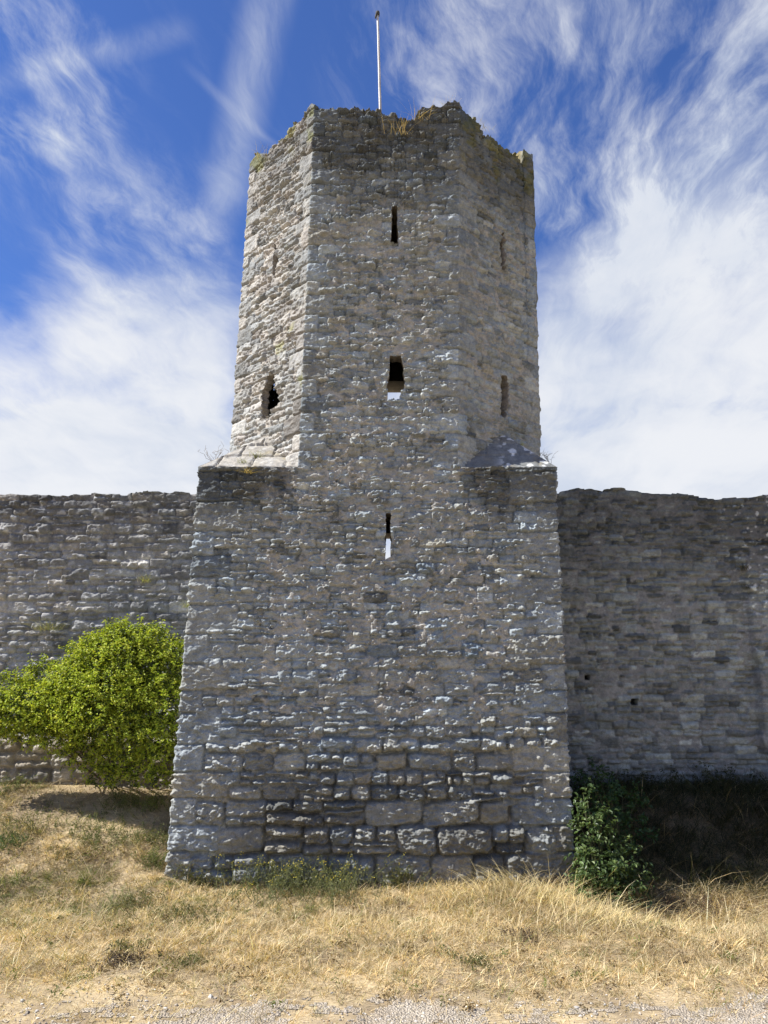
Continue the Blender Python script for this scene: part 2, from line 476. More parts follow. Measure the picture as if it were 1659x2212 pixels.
class Field:
    """relief + colour of a stone face, on a raster in face coordinates (u along, v up)"""
    def __init__(s, u0, u1, v0, v1, res, seed):
        s.u0, s.v0, s.res = u0, v0, res
        s.u = np.arange(u0, u1 + res, res)
        s.v = np.arange(v0, v1 + res, res)
        s.U, s.V = np.meshgrid(s.u, s.v)
        s.rng = np.random.default_rng(seed)
        s.seed = seed
        s.stones = []

    def course(s, ul, ur, v, h, rng, wmin=1.2, wmax=3.0, split=0.3):
        u = ul + rng.uniform(-0.2, 0.0)
        while u < ur:
            ww = h * rng.uniform(wmin, wmax)
            ww = min(max(ww, 0.14), 0.95)
            if rng.random() < split and h > 0.12:
                k = rng.integers(2, 4) if h > 0.2 else 2
                cuts = np.sort(rng.uniform(0.25, 0.75, k - 1)) * h
                cuts = np.concatenate([[0], cuts, [h]])
                for a, b in zip(cuts[:-1], cuts[1:]):
                    if b - a < 0.03: continue
                    if rng.random() < 0.4:
                        mdl = u + ww * rng.uniform(0.35, 0.65)
                        s.stones.append((u, mdl, v + a, v + b, 0)); s.stones.append((mdl, u + ww, v + a, v + b, 0))
                    else:
                        s.stones.append((u, u + ww, v + a, v + b, 0))
            else:
                s.stones.append((u, u + ww, v, v + h, 0))
            u += ww

    def fill(s, edge, v0, v1, hfun, qbreaks=(None, None), qwid=(0.45, 0.95), split=0.3, wmin=1.2, wmax=3.0):
        """courses between the two edges; qbreaks gives the heights of the corner blocks"""
        rng = s.rng
        def qw(side, v):
            br = qbreaks[side]
            if br is None: return 0.0
            k = int(np.searchsorted(br, v))
            return qwid[(k + side) % 2] * (0.85 + 0.3 * ((k * 7919 % 13) / 13))
        for side in (0, 1):
            br = qbreaks[side]
            if br is None: continue
            for k in range(len(br) - 1):
                a, b = br[k], br[k + 1]
                if b <= v0 or a >= v1: continue
                vc = (a + b) / 2
                ul, ur = edge(vc)
                q = qw(side, vc)
                s.stones.append((ul - 0.1, ul + q, a, b, 1) if side == 0 else (ur - q, ur + 0.1, a, b, 1))
        v = v0
        while v < v1:
            h = hfun(v, rng)
            vc = v + h / 2
            ul, ur = edge(vc)
            s.course(ul + qw(0, vc), ur - qw(1, vc), v, h, rng, wmin, wmax, split)
            v += h

    def bake(s, mortar, mortar_col, tone, rough=0.012, edge_r=(0.009, 0.028), gap=0.008, warp=0.018, off_sd=0.012, base_cols=None, flake=0.012, low_gap=False):
        U, V, rng, sd = s.U, s.V, s.rng, s.seed
        wu = U + warp * fb(U, V, 0.3, 0.22, sd + 1, 3) + 0.012 * fb(U, V, 0.07, 0.05, sd + 2, 2)
        wv = V + warp * fb(U, V, 0.35, 0.25, sd + 3, 3) + 0.010 * fb(U, V, 0.08, 0.04, sd + 4, 2)
        Hs = np.full(U.shape, -0.4)
        ID = np.zeros(U.shape, np.int32)
        C = np.zeros(U.shape + (3,))
        RG = np.ones(U.shape)
        for k, (ua, ub, va, vb, quoin) in enumerate(s.stones):
            mgn = 0.07
            i0, i1 = int((va - mgn - s.v0) / s.res), int((vb + mgn - s.v0) / s.res) + 1
            j0, j1 = int((ua - mgn - s.u0) / s.res), int((ub + mgn - s.u0) / s.res) + 1
            i0, j0 = max(i0, 0), max(j0, 0)
            if i1 <= i0 or j1 <= j0 or i0 >= len(s.v) or j0 >= len(s.u): continue
            sl = (slice(i0, i1), slice(j0, j1))
            g = gap * (rng.uniform(0.3, 1.9) if not quoin else 2.0) * (1 + 1.3 * (low_gap and vb < 2.3 and not quoin))
            a, b = (ub - ua) / 2 - g, (vb - va) / 2 - g
            if a < 0.012 or b < 0.008: continue
            r = min(a, b) * ((rng.uniform(0.06, 0.38) if not (low_gap and vb < 2.5) else rng.uniform(0.2, 0.65)) if not quoin else 0.1)
            x, y = wu[sl] - (ua + ub) / 2, wv[sl] - (va + vb) / 2
            y = y + x * rng.normal(0, (0.03 if not (low_gap and vb < 2.5) else 0.06) if not quoin else 0.008)
            qx, qy = np.abs(x) - a + r, np.abs(y) - b + r
            d = np.hypot(np.maximum(qx, 0), np.maximum(qy, 0)) + np.minimum(np.maximum(qx, qy), 0) - r
            e = min(rng.uniform(*edge_r), min(a, b))
            if quoin: e = min(0.016, a, b)
            off = rng.normal(0, off_sd) if not quoin else rng.normal(0.012, 0.006)
            bul = rng.uniform(0.0, 0.02) if not quoin else 0.004
            if low_gap and vb < 2.5 and not quoin:      # rock-faced blocks with washed out joints at the foot
                e = min(rng.uniform(0.018, 0.045), 0.7 * min(a, b))
                off += rng.uniform(-0.015, 0.025)
                bul += 0.012
            t = np.clip((d + e) / e, 0, 2.2)
            h = off + x * rng.normal(0, 0.05) * (0 if quoin else 1) + y * rng.normal(-0.02, 0.07) * (0 if quoin else 1) - e * 1.1 * t ** 2 + bul * (1 - np.minimum((x / a) ** 2 + (y / b) ** 2, 2))
            up = h > Hs[sl]
            Hs[sl][up] = h[up]
            ID[sl][up] = k + 1
            if base_cols is None:
                c = GREY * (1 + rng.normal(0, 0.13)) * (1 + np.array([0.05, 0.008, -0.05]) * rng.normal(0.0, 0.8))
            else:
                c = base_cols[rng.integers(len(base_cols))] * (1 + rng.normal(0, 0.14))
            if rng.random() < 0.06: c = c * 0.6
            if rng.random() < 0.05: c = c * 1.3
            C[sl][up] = np.clip(c, 0.04, 0.62)
            RG[sl][up] = rng.uniform(0.6, 1.5) if not quoin else rng.uniform(0.45, 0.9)
        us, vs = U + (ID * 0.737) % 9.1, V + (ID * 1.317) % 7.7
        lam = fb(us, vs, 0.15, 0.06, sd + 11, 3, 0.6)
        q = lam * 3.2
        ter = (np.floor(q) + ss(q - np.floor(q), 0.25, 0.75)) / 3.2      # broken, stepped bedding planes
        big = fb(us, vs, 0.16, 0.10, sd + 12, 2)
        fine = fb(us, vs, 0.055, 0.03, sd + 13, 2, 0.8)
        lam2 = fb(us, vs, 0.10, 0.026, sd + 16, 2, 0.6)
        lam2 = 1 - np.abs(lam2) * 2.2
        tn = fb(us, vs, 0.11, 0.075, sd + 14, 3, 0.65)
        tool = 0.45 * ss(tn, 0.02, 0.16) + 0.35 * ss(tn, 0.22, 0.34) + 0.5 * np.maximum(0, fb(U, V, 0.05, 0.03, sd + 15, 2) - 0.1)
        Hs = Hs + RG * (rough * (1.6 * ter + 1.1 * big) + 0.013 * fine + 0.006 * lam2 + flake * tool)
        opn = ss(fb(U, V, 0.30, 0.16, sd + 24, 3, 0.6), 0.0, 0.14)
        Mh = mortar(U, V) - 0.075 * opn + 0.010 * fb(U, V, 0.16, 0.08, sd + 21, 3, 0.6) + 0.004 * fb(U, V, 0.03, 0.03, sd + 22, 2)
        mn = fb(U, V, 0.11, 0.08, sd + 23, 3, 0.6)
        Mh = Mh + (1 - opn) * flake * (0.5 * ss(mn, 0.05, 0.2) + 0.4 * ss(mn, 0.25, 0.36))
        s.H = np.maximum(Hs, Mh)
        k = ss(Mh - Hs, -0.003, 0.004)[..., None]
        mott = (1 + 0.16 * fb(us, vs, 0.22, 0.12, sd + 31, 3))[..., None]
        blue = fb(us, vs, 0.5, 0.3, sd + 32, 2)[..., None]
        C = C * mott * (1 + blue * np.array([-0.03, 0.0, 0.03]))
        mc = np.asarray(mortar_col) * (1 + 0.18 * fb(U, V, 0.4, 0.3, sd + 33, 3))[..., None]
        C = C * (1 - k) + mc * k
        s.C = np.clip(C * tone(U, V), 0.012, 0.8)
        return s

    def sample(s, u, v):
        x = np.clip((u - s.u0) / s.res, 0, len(s.u) - 1.001)
        y = np.clip((v - s.v0) / s.res, 0, len(s.v) - 1.001)
        xi, yi = x.astype(int), y.astype(int)
        fx, fy = x - xi, y - yi
        def L(A):
            gx_, gy_ = (fx[..., None], fy[..., None]) if A.ndim == 3 else (fx, fy)
            return (A[yi, xi] * (1 - gx_) + A[yi, xi + 1] * gx_) * (1 - gy_) + (A[yi + 1, xi] * (1 - gx_) + A[yi + 1, xi + 1] * gx_) * gy_
        return L(s.H), L(s.C)


def line(p0, p1, Y):
    """x as a function of z for an edge seen between two photo points"""
    a, b = at(*p0, Y), at(*p1, Y)
    k = (b[0] - a[0]) / (b[2] - a[2])
    return lambda z: a[0] + k * (np.asarray(z, float) - a[2])


CH = 1.62                       # how far the diagonal faces run back
REAR = 20.2
bl, br_ = line((358, 1895), (432, 1012), FRONT), line((1240, 1895), (1198, 1003), FRONT)
fl, fr = line((646, 1012), (680, 235), FRONT), line((989, 1003), (992, 235), FRONT)
rl, rr = line((498, 970), (541, 365), FRONT + CH), line((1167, 980), (1150, 340), FRONT + CH)
ZS = float((at(432, 1014, FRONT)[2] + at(1198, 1006, FRONT)[2]) / 2)   # shoulder height
ZT = float(at(830, 240, FRONT)[2])                                      # top of the tower
QB = np.concatenate([[-0.6], -0.6 + np.cumsum(np.random.default_rng(77).uniform(0.36, 0.56, 60))])
QS = np.concatenate([[ZS - 0.4], ZS - 0.4 + np.cumsum(np.random.default_rng(78).uniform(0.24, 0.42, 60))])

# ---- front face of the tower (one face from the foot to the top)
F = Field(-4.3, 4.3, -0.7, ZT + 0.7, 0.0105, 10)


def h_front(v, rng):
    if v < 0.8: return rng.uniform(0.34, 0.48)
    if v < 2.1: return rng.uniform(0.2, 0.36)
    if v < 4.0: return rng.uniform(0.15, 0.27)
    return rng.uniform(0.11, 0.22)


F.fill(lambda v: (float(bl(v)), float(br_(v))), -0.6, 2.0, h_front, (QB, QB), (0.42, 0.85), 0.36, 1.1, 2.6)
F.fill(lambda v: (float(bl(v)), float(br_(v))), 2.0, ZS, h_front, (QB, QB), (0.42, 0.85), 0.4)
F.fill(lambda v: (float(fl(v)), float(fr(v))), ZS, ZT + 0.6, lambda v, r: r.uniform(0.09, 0.2), (QS, QS), (0.25, 0.5), 0.4, 1.2, 3.2)


def mortar_front(u, v):
    low = ss(v + 0.45 * vn(u, v, 0.8, 0.5, 63), 1.5, 2.9)                                     # joints washed out at the foot
    top = ss(v, ZT - 3.0, ZT - 0.8)
    edge = np.where(v < ZS, ss(np.abs(u + 0.05), 1.9, 2.8), ss(np.abs(u + 0.05), 0.9, 1.25) * 0.6)
    lvl = -0.17 + 0.17 * low - 0.05 * top - 0.085 * edge * low
    und = 0
    return lvl + und + 0.012 * vn(u, v, 0.9, 0.7, 61)


def tone_front(u, v):
    n = fb(u, v, 0.7, 0.5, 71, 3)
    n2 = fb(u, v, 0.25, 0.9, 72, 3)
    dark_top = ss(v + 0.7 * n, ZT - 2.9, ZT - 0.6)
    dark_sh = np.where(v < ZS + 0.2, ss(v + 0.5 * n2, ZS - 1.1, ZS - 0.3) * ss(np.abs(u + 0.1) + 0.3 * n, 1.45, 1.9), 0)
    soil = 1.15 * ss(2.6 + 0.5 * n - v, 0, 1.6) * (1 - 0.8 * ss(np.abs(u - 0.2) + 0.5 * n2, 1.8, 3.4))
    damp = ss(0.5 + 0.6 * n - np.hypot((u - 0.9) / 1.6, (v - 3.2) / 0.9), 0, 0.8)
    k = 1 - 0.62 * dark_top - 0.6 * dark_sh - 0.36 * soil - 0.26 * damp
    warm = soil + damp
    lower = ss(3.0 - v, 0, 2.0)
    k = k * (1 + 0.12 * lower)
    return k[..., None] * np.stack([1 + 0.04 * warm + 0.02 * lower, 1 + 0.0 * warm, 1 - 0.06 * warm - 0.01 * lower], -1) * (1 + 0.12 * n)[..., None]


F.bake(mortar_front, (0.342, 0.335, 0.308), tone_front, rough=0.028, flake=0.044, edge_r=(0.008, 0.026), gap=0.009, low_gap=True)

# ---- the two diagonal faces
def diag_len(z, side):
    return math.hypot(float(fl(z) - rl(z)), CH) if side < 0 else math.hypot(float(rr(z) - fr(z)), CH)


DL, DR = diag_len(10, -1), diag_len(10, 1)
hd = lambda v, r: r.uniform(0.09, 0.21)
FD = Field(-0.2, DL + 0.2, ZS - 0.6, ZT + 0.7, 0.0115, 20)
FD.fill(lambda v: (0.0, DL), ZS - 0.6, ZT + 0.6, hd, (QS, QS), (0.25, 0.5), 0.35, 1.2, 3.0)


def tone_diag(u, v):
    n = fb(u, v, 0.7, 0.5, 81, 3)
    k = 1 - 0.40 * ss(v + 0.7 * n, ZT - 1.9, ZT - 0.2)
    moss = ss(fb(u, v, 0.35, 0.3, 83, 3) + ss(v, ZT - 1.0, ZT) * 0.7, 0.45, 0.8)
    return (k * (1 + 0.12 * n))[..., None] * np.stack([1.0 - 0.1 * moss, 1.0 - 0.08 * moss, 0.99 - 0.45 * moss], -1)


WARM = [np.array(c) for c in ((0.34, 0.34, 0.325), (0.30, 0.305, 0.30), (0.37, 0.36, 0.34), (0.26, 0.27, 0.27), (0.33, 0.315, 0.295))]
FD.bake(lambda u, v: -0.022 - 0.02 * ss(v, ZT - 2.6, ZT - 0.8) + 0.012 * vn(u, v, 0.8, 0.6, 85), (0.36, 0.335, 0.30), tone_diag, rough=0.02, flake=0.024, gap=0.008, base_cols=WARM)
FE = Field(-0.2, DR + 0.2, ZS - 0.6, ZT + 0.7, 0.0115, 30)
FE.fill(lambda v: (0.0, DR), ZS - 0.6, ZT + 0.6, hd, (QS, QS), (0.25, 0.5), 0.35, 1.2, 3.0)


def tone_diag2(u, v):
    n = fb(u, v, 0.7, 0.5, 91, 3)
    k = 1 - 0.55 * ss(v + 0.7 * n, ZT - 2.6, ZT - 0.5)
    moss = ss(fb(u, v, 0.35, 0.3, 93, 3) + ss(v, ZT - 1.2, ZT) * 0.8, 0.5, 0.8)
    return (k * (1 + 0.12 * n))[..., None] * np.stack([0.98 - 0.05 * moss, 0.98 - 0.1 * moss, 0.97 - 0.45 * moss], -1)


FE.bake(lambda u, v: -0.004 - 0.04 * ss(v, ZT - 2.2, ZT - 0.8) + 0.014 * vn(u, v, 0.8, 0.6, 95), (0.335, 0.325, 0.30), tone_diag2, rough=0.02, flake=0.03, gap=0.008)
FSIDE = Field(-0.2, 8.0, -0.8, ZT + 0.7, 0.04, 40)
FSIDE.fill(lambda v: (0.0, 8.0), -0.7, ZT + 0.6, lambda v, r: r.uniform(0.14, 0.26))
FSIDE.bake(lambda u, v: -0.02 + 0 * u, (0.38, 0.33, 0.28), lambda u, v: np.ones(u.shape + (3,)), rough=0.014)

# ------------------------------------------------------------------ the tower
tower = thing('stone_tower', (0, FRONT, 0), 'tall grey rubble stone tower with square foot, eight sided top and ragged crest', 'tower')
T0 = np.array([0, FRONT, 0])


def wrap(segs, rows_t, zlow, ztop, thick=None):
    """segs: list of (xyfun0, xyfun1, ncols, field, u-of-(x,z,t)) ; returns P, C, N per grid"""
    nr = len(rows_t)
    cols = []
    for si, (p0, p1, nc, fld, ufun) in enumerate(segs):
        t = np.linspace(0, 1, nc + 1)
        cols.append((si, t if si == len(segs) - 1 else t[:-1]))
    tot = sum(len(t) for _, t in cols)
    P = np.zeros((nr, tot, 3)); N = np.zeros((nr, tot, 3)); H = np.zeros((nr, tot)); C = np.zeros((nr, tot, 3))
    # plan position at mean height to find the top line
    k = 0
    corner = []
    for si, t in cols:
        p0, p1, nc, fld, ufun = segs[si]
        zt = ztop(si, t)
        Z = zlow + rows_t[:, None] * (zt[None, :] - zlow)
        A, B = p0(Z), p1(Z)
        X = A[0] * (1 - t) + B[0] * t
        Y = A[1] * (1 - t) + B[1] * t
        sl = slice(k, k + len(t))
        P[:, sl, 0], P[:, sl, 1], P[:, sl, 2] = X, Y, Z
        zm = np.array([[(zlow + float(zt.max())) / 2]])
        a, b = p0(zm), p1(zm)
        dx, dy = float(np.ravel(b[0] - a[0])[0]), float(np.ravel(b[1] - a[1])[0])
        L = math.hypot(dx, dy)
        N[:, sl] = np.array([dy / L, -dx / L, 0])
        h, c = fld.sample(ufun(X, Y, Z, t), Z)
        H[:, sl], C[:, sl] = h, c
        corner.append(k)
        k += len(t)
    for ci in corner[1:]:
        n = N[:, ci] + N[:, ci - 1]
        n /= np.linalg.norm(n, axis=1)[:, None]
        dotp = np.abs(np.sum(n * N[:, ci], axis=1))[:, None]
        N[:, ci] = n / dotp
        H[:, ci] = (H[:, ci] + H[:, ci - 1]) / 2
    return P, N, H, C


def const(fx, y):
    return lambda z: (fx(z), y + 0 * np.asarray(z, float))


# --- openings: outlines in face coordinates
def px_front(pts):
    return np.array([(at(x, y, FRONT)[0], at(x, y, FRONT)[2]) for x, y in pts])


def px_diag(pts, side):
    out = []
    for x, y in pts:
        d = pix_dir(x, y); d = d / d[1]
        lo, hi = FRONT, FRONT + CH
        for _ in range(40):
            Y = (lo + hi) / 2
            z = EYE + d[2] * Y
            t = (Y - FRONT) / CH
            xf = (fl(z) * (1 - t) + rl(z) * t) if side < 0 else (fr(z) * (1 - t) + rr(z) * t)
            if (d[0] * Y - xf) * side > 0: lo = Y
            else: hi = Y
        t = (Y - FRONT) / CH
        out.append(((1 - t) * DL if side < 0 else t * DR, EYE + d[2] * Y))
    return np.array(out)


def inside_poly(poly, u, v):
    r = np.zeros(u.shape, bool)
    n = len(poly)
    for i in range(n):
        (x0, y0), (x1, y1) = poly[i], poly[(i + 1) % n]
        c = (y0 > v) != (y1 > v)
        r ^= c & (u < (x1 - x0) * (v - y0) / (y1 - y0 + 1e-12) + x0)
    return r


SL_TOP = px_front([(846, 447), (858, 447), (858, 480), (860, 505), (858, 520), (860, 527), (842, 527), (845, 515), (846, 480)])
SL_MID = px_front([(842, 768), (866, 768), (872, 800), (874, 835), (866, 846), (864, 862), (838, 862), (838, 842), (835, 836), (840, 812)])
SL_LOW = px_front([(833, 1107), (844, 1107), (844, 1150), (846, 1165), (844, 1196), (846, 1203), (832, 1207), (833, 1180), (830, 1160), (834, 1150)])
SL_L1 = px_diag([(592, 527), (598, 532), (597, 580), (594, 600), (588, 592), (590, 560)], -1)
SL_L2 = px_diag([(577, 812), (590, 806), (594, 830), (600, 852), (604, 862), (598, 880), (586, 886), (582, 900), (561, 908), (566, 880), (566, 850)], -1)
SL_R1 = px_diag([(1082, 508), (1086, 502), (1089, 540), (1089, 590), (1083, 584), (1081, 545)], 1)
SL_R2 = px_diag([(1081, 812), (1088, 810), (1096, 822), (1097, 860), (1093, 904), (1082, 902), (1082, 860)], 1)


def cut_and_reveal(P, N, H, D, cols_u, cols_range, poly, deep, keep, splay=0.25):
    """drop the cells inside an outline and give the hole its jambs"""
    c0, c1 = cols_range
    Uc = (cols_u[:-1, :-1] + cols_u[1:, 1:]) / 2
    Zc = (P[:-1, c0:c1 - 1, 2] + P[1:, c0 + 1:c1, 2]) / 2
    ins = inside_poly(poly, Uc + 0.012 * vn(Uc, Zc, 0.05, 0.05, 301), Zc + 0.012 * vn(Uc, Zc, 0.05, 0.05, 302))
    full = np.zeros(keep.shape, bool)
    full[:, c0:c1 - 1] = ins
    keep &= ~full
    edges = []
    ii, jj = np.nonzero(full)
    for i, j in zip(ii, jj):
        if not full[i, j - 1]: edges.append(((i + 1, j), (i, j)))
        if not full[i, j + 1]: edges.append(((i, j + 1), (i + 1, j + 1)))
        if not full[i - 1, j]: edges.append(((i, j), (i, j + 1)))
        if not full[i + 1, j]: edges.append(((i + 1, j + 1), (i + 1, j)))
    cen = np.array([D[i, j] for i, j in zip(ii, jj)]).mean(0)
    nrm = N[ii[0], jj[0]]
    mb = MB(T0)
    steps = np.linspace(0, 1, 9)
    V, Q, idx = [], [], {}
    def vid(p, k):
        key = (p, k)
        if key not in idx:
            idx[key] = len(V)
            b = D[p[0], p[1]]
            d = b - cen
            d = d - nrm * (d @ nrm)
            q = b + d * splay * steps[k] * np.array([1, 1, 0.8]) - nrm * deep * steps[k]
            if k:
                q = q + (d / (np.linalg.norm(d) + 1e-6)) * 0.02 * float(vn(b[0] * 3 + b[2] * 2, steps[k] * deep, 0.12, 0.09, 303))
            V.append(q)
        return idx[key]
    for a, b in edges:
        for k in range(len(steps) - 1):
            Q.append([vid(a, k), vid(b, k), vid(b, k + 1), vid(a, k + 1)])
    Q = np.array(Q)
    mb.add(V, [Q], np.array([0.30, 0.275, 0.24]))
    o = mb.build('arrow_slit', M_STONE, tower)
    return o


# --- square foot
nf = 600
rows = np.linspace(0, 1, int((ZS + 0.6) / 0.0125))
segs = [(lambda z: (bl(z), REAR + 0 * z), const(bl, FRONT), 60, FSIDE, lambda X, Y, Z, t: REAR - Y),
        (const(bl, FRONT), const(br_, FRONT), nf, F, lambda X, Y, Z, t: X),
        (const(br_, FRONT), lambda z: (br_(z), REAR + 0 * z), 60, FSIDE, lambda X, Y, Z, t: Y - FRONT)]
P, N, H, C = wrap(segs, rows, -0.6, lambda si, t: np.full(t.shape, ZS))
# the top course overhangs a little as a drip ledge, outside the shaft's face
xx = P[..., 0]
led = np.where((P[..., 2] > ZS - 0.11), 0.02, 0) * ss(np.maximum(fl(ZS) - xx, xx - fr(ZS)), 0.0, 0.1)
D = P + N * (H + led)[..., None]
keep = np.ones((P.shape[0] - 1, P.shape[1] - 1), bool)
c0, c1 = 60, 60 + nf
slit = cut_and_reveal(P, N, H, D, P[:, c0:c1, 0], (c0, c1), SL_LOW, 1.2, keep)
slit['label'] = 'narrow slit low in the front, sky showing through its lower half'
q = grid_faces(D.shape[0], D.shape[1], keep)
obj('square_base', raw_mesh('square_base', D - T0, q, np.full(len(q), 4), C), M_STONE, tower)

# --- eight sided shaft
def top_line(si, t):
    """ragged crest"""
    s0 = {0: -6.0, 1: -4.0, 2: -1.5, 3: 1.5, 4: 4.0}[si]
    u = s0 + t * 3.0
    st = np.round(vn(u, 0 * u, 0.34, 1, 401) * 2.2) / 2.2 * 0.10 + 0.05 * vn(u, 0 * u, 0.12, 1, 402) + 0.02 * vn(u, 0 * u, 0.05, 1, 403)
    z = ZT - 0.02 + st
    if si == 1:        # left diagonal, from its back edge (t=0) to the front corner (t=1)
        z = z + np.interp(t, [0, 0.06, 0.15, 0.45, 0.62, 0.8, 0.9, 0.97, 1], [-0.10, 0.05, 0.0, -0.06, -0.02, 0.06, 0.1, 0.22, 0.16])
    if si == 2:
        z = z + np.interp(t, [0, 0.04, 0.2, 0.44, 0.5, 0.68, 0.74, 0.9, 1], [0.16, 0.02, 0.08, 0.06, -0.14, -0.10, 0.10, 0.14, 0.14])
    if si == 3:
        z = z + np.interp(t, [0, 0.1, 0.25, 0.3, 0.5, 0.72, 0.84, 0.86, 1], [0.14, 0.10, 0.08, -0.12, -0.08, -0.10, -0.16, 0.16, 0.22])
    return z


nd, nfr = 200, 250
rows = np.linspace(0, 1, int((ZT - ZS) / 0.0145))
segs = [(lambda z: (rl(z), REAR + 0 * z), const(rl, FRONT + CH), 50, FSIDE, lambda X, Y, Z, t: REAR - Y),
        (const(rl, FRONT + CH), const(fl, FRONT), nd, FD, lambda X, Y, Z, t: t * DL + 0 * X),
        (const(fl, FRONT), const(fr, FRONT), nfr, F, lambda X, Y, Z, t: X),
        (const(fr, FRONT), const(rr, FRONT + CH), nd, FE, lambda X, Y, Z, t: t * DR + 0 * X),
        (const(rr, FRONT + CH), lambda z: (rr(z), REAR + 0 * z), 50, FSIDE, lambda X, Y, Z, t: Y - FRONT)]
P, N, H, C = wrap(segs, rows, ZS, top_line)
D = P + N * H[..., None]
Nn = N / np.linalg.norm(N, axis=2)[..., None]
# crest: top surface running inwards, then down the inner face
extra_D, extra_C = [], []
for k, (inn, dn) in enumerate([(0.04, -0.015), (0.12, -0.02), (0.25, 0.0), (0.42, -0.02), (0.6, -0.01), (0.75, -0.05), (0.78, -0.3), (0.78, -1.6)]):
    b = D[-1] - Nn[-1] * inn
    b = b + np.stack([0 * b[:, 0], 0 * b[:, 0], dn + 0.04 * vn(b[:, 0] * 1.0, b[:, 1] + k * 0.5, 0.12, 0.12, 405)], -1)
    extra_D.append(b)
    mo = ss(vn(b[:, 0], b[:, 1] + k, 0.2, 0.2, 406), -0.2, 0.4)[:, None]
    extra_C.append(np.array([0.2, 0.19, 0.15]) * (1 - mo) + np.array([0.22, 0.18, 0.08]) * mo)
keep = np.ones((P.shape[0] - 1, P.shape[1] - 1), bool)
a1, a2, a3 = 50, 50 + nd, 50 + nd + nfr
tl = np.broadcast_to(np.linspace(0, 1, nd + 1)[:-1] * DL, (P.shape[0], nd))
tr = np.broadcast_to(np.linspace(0, 1, nd + 1)[:-1] * DR, (P.shape[0], nd))
for (cu, rg, poly, lab) in [(P[:, a2:a3, 0], (a2, a3), SL_TOP, 'narrow black slit high in the front face'),
                            (P[:, a2:a3, 0], (a2, a3), SL_MID, 'widened broken window in the middle of the front face'),
                            (tl, (a1, a2), SL_L1, 'hair thin slit high in the sunlit left face'),
                            (tl, (a1, a2), SL_L2, 'broken arched slit low in the sunlit left face'),
                            (tr, (a3, a3 + nd), SL_R1, 'thin slit high in the shaded right face'),
                            (tr, (a3, a3 + nd), SL_R2, 'thin slit low in the shaded right face')]:
    o = cut_and_reveal(P, N, H, D, cu, rg, poly, 0.17 if poly is SL_L2 else 0.5 if poly is SL_MID else 0.8, keep, 0.02 if poly is SL_L2 else 0.25)
    o['label'] = lab
DD = np.concatenate([D, np.array(extra_D)]); CC = np.concatenate([C, np.array(extra_C)])
kk = np.concatenate([keep, np.ones((len(extra_D), keep.shape[1]), bool)])
q = grid_faces(DD.shape[0], DD.shape[1], kk)
obj('octagonal_shaft', raw_mesh('octagonal_shaft', DD - T0, q, np.full(len(q), 4), CC), M_STONE, tower)

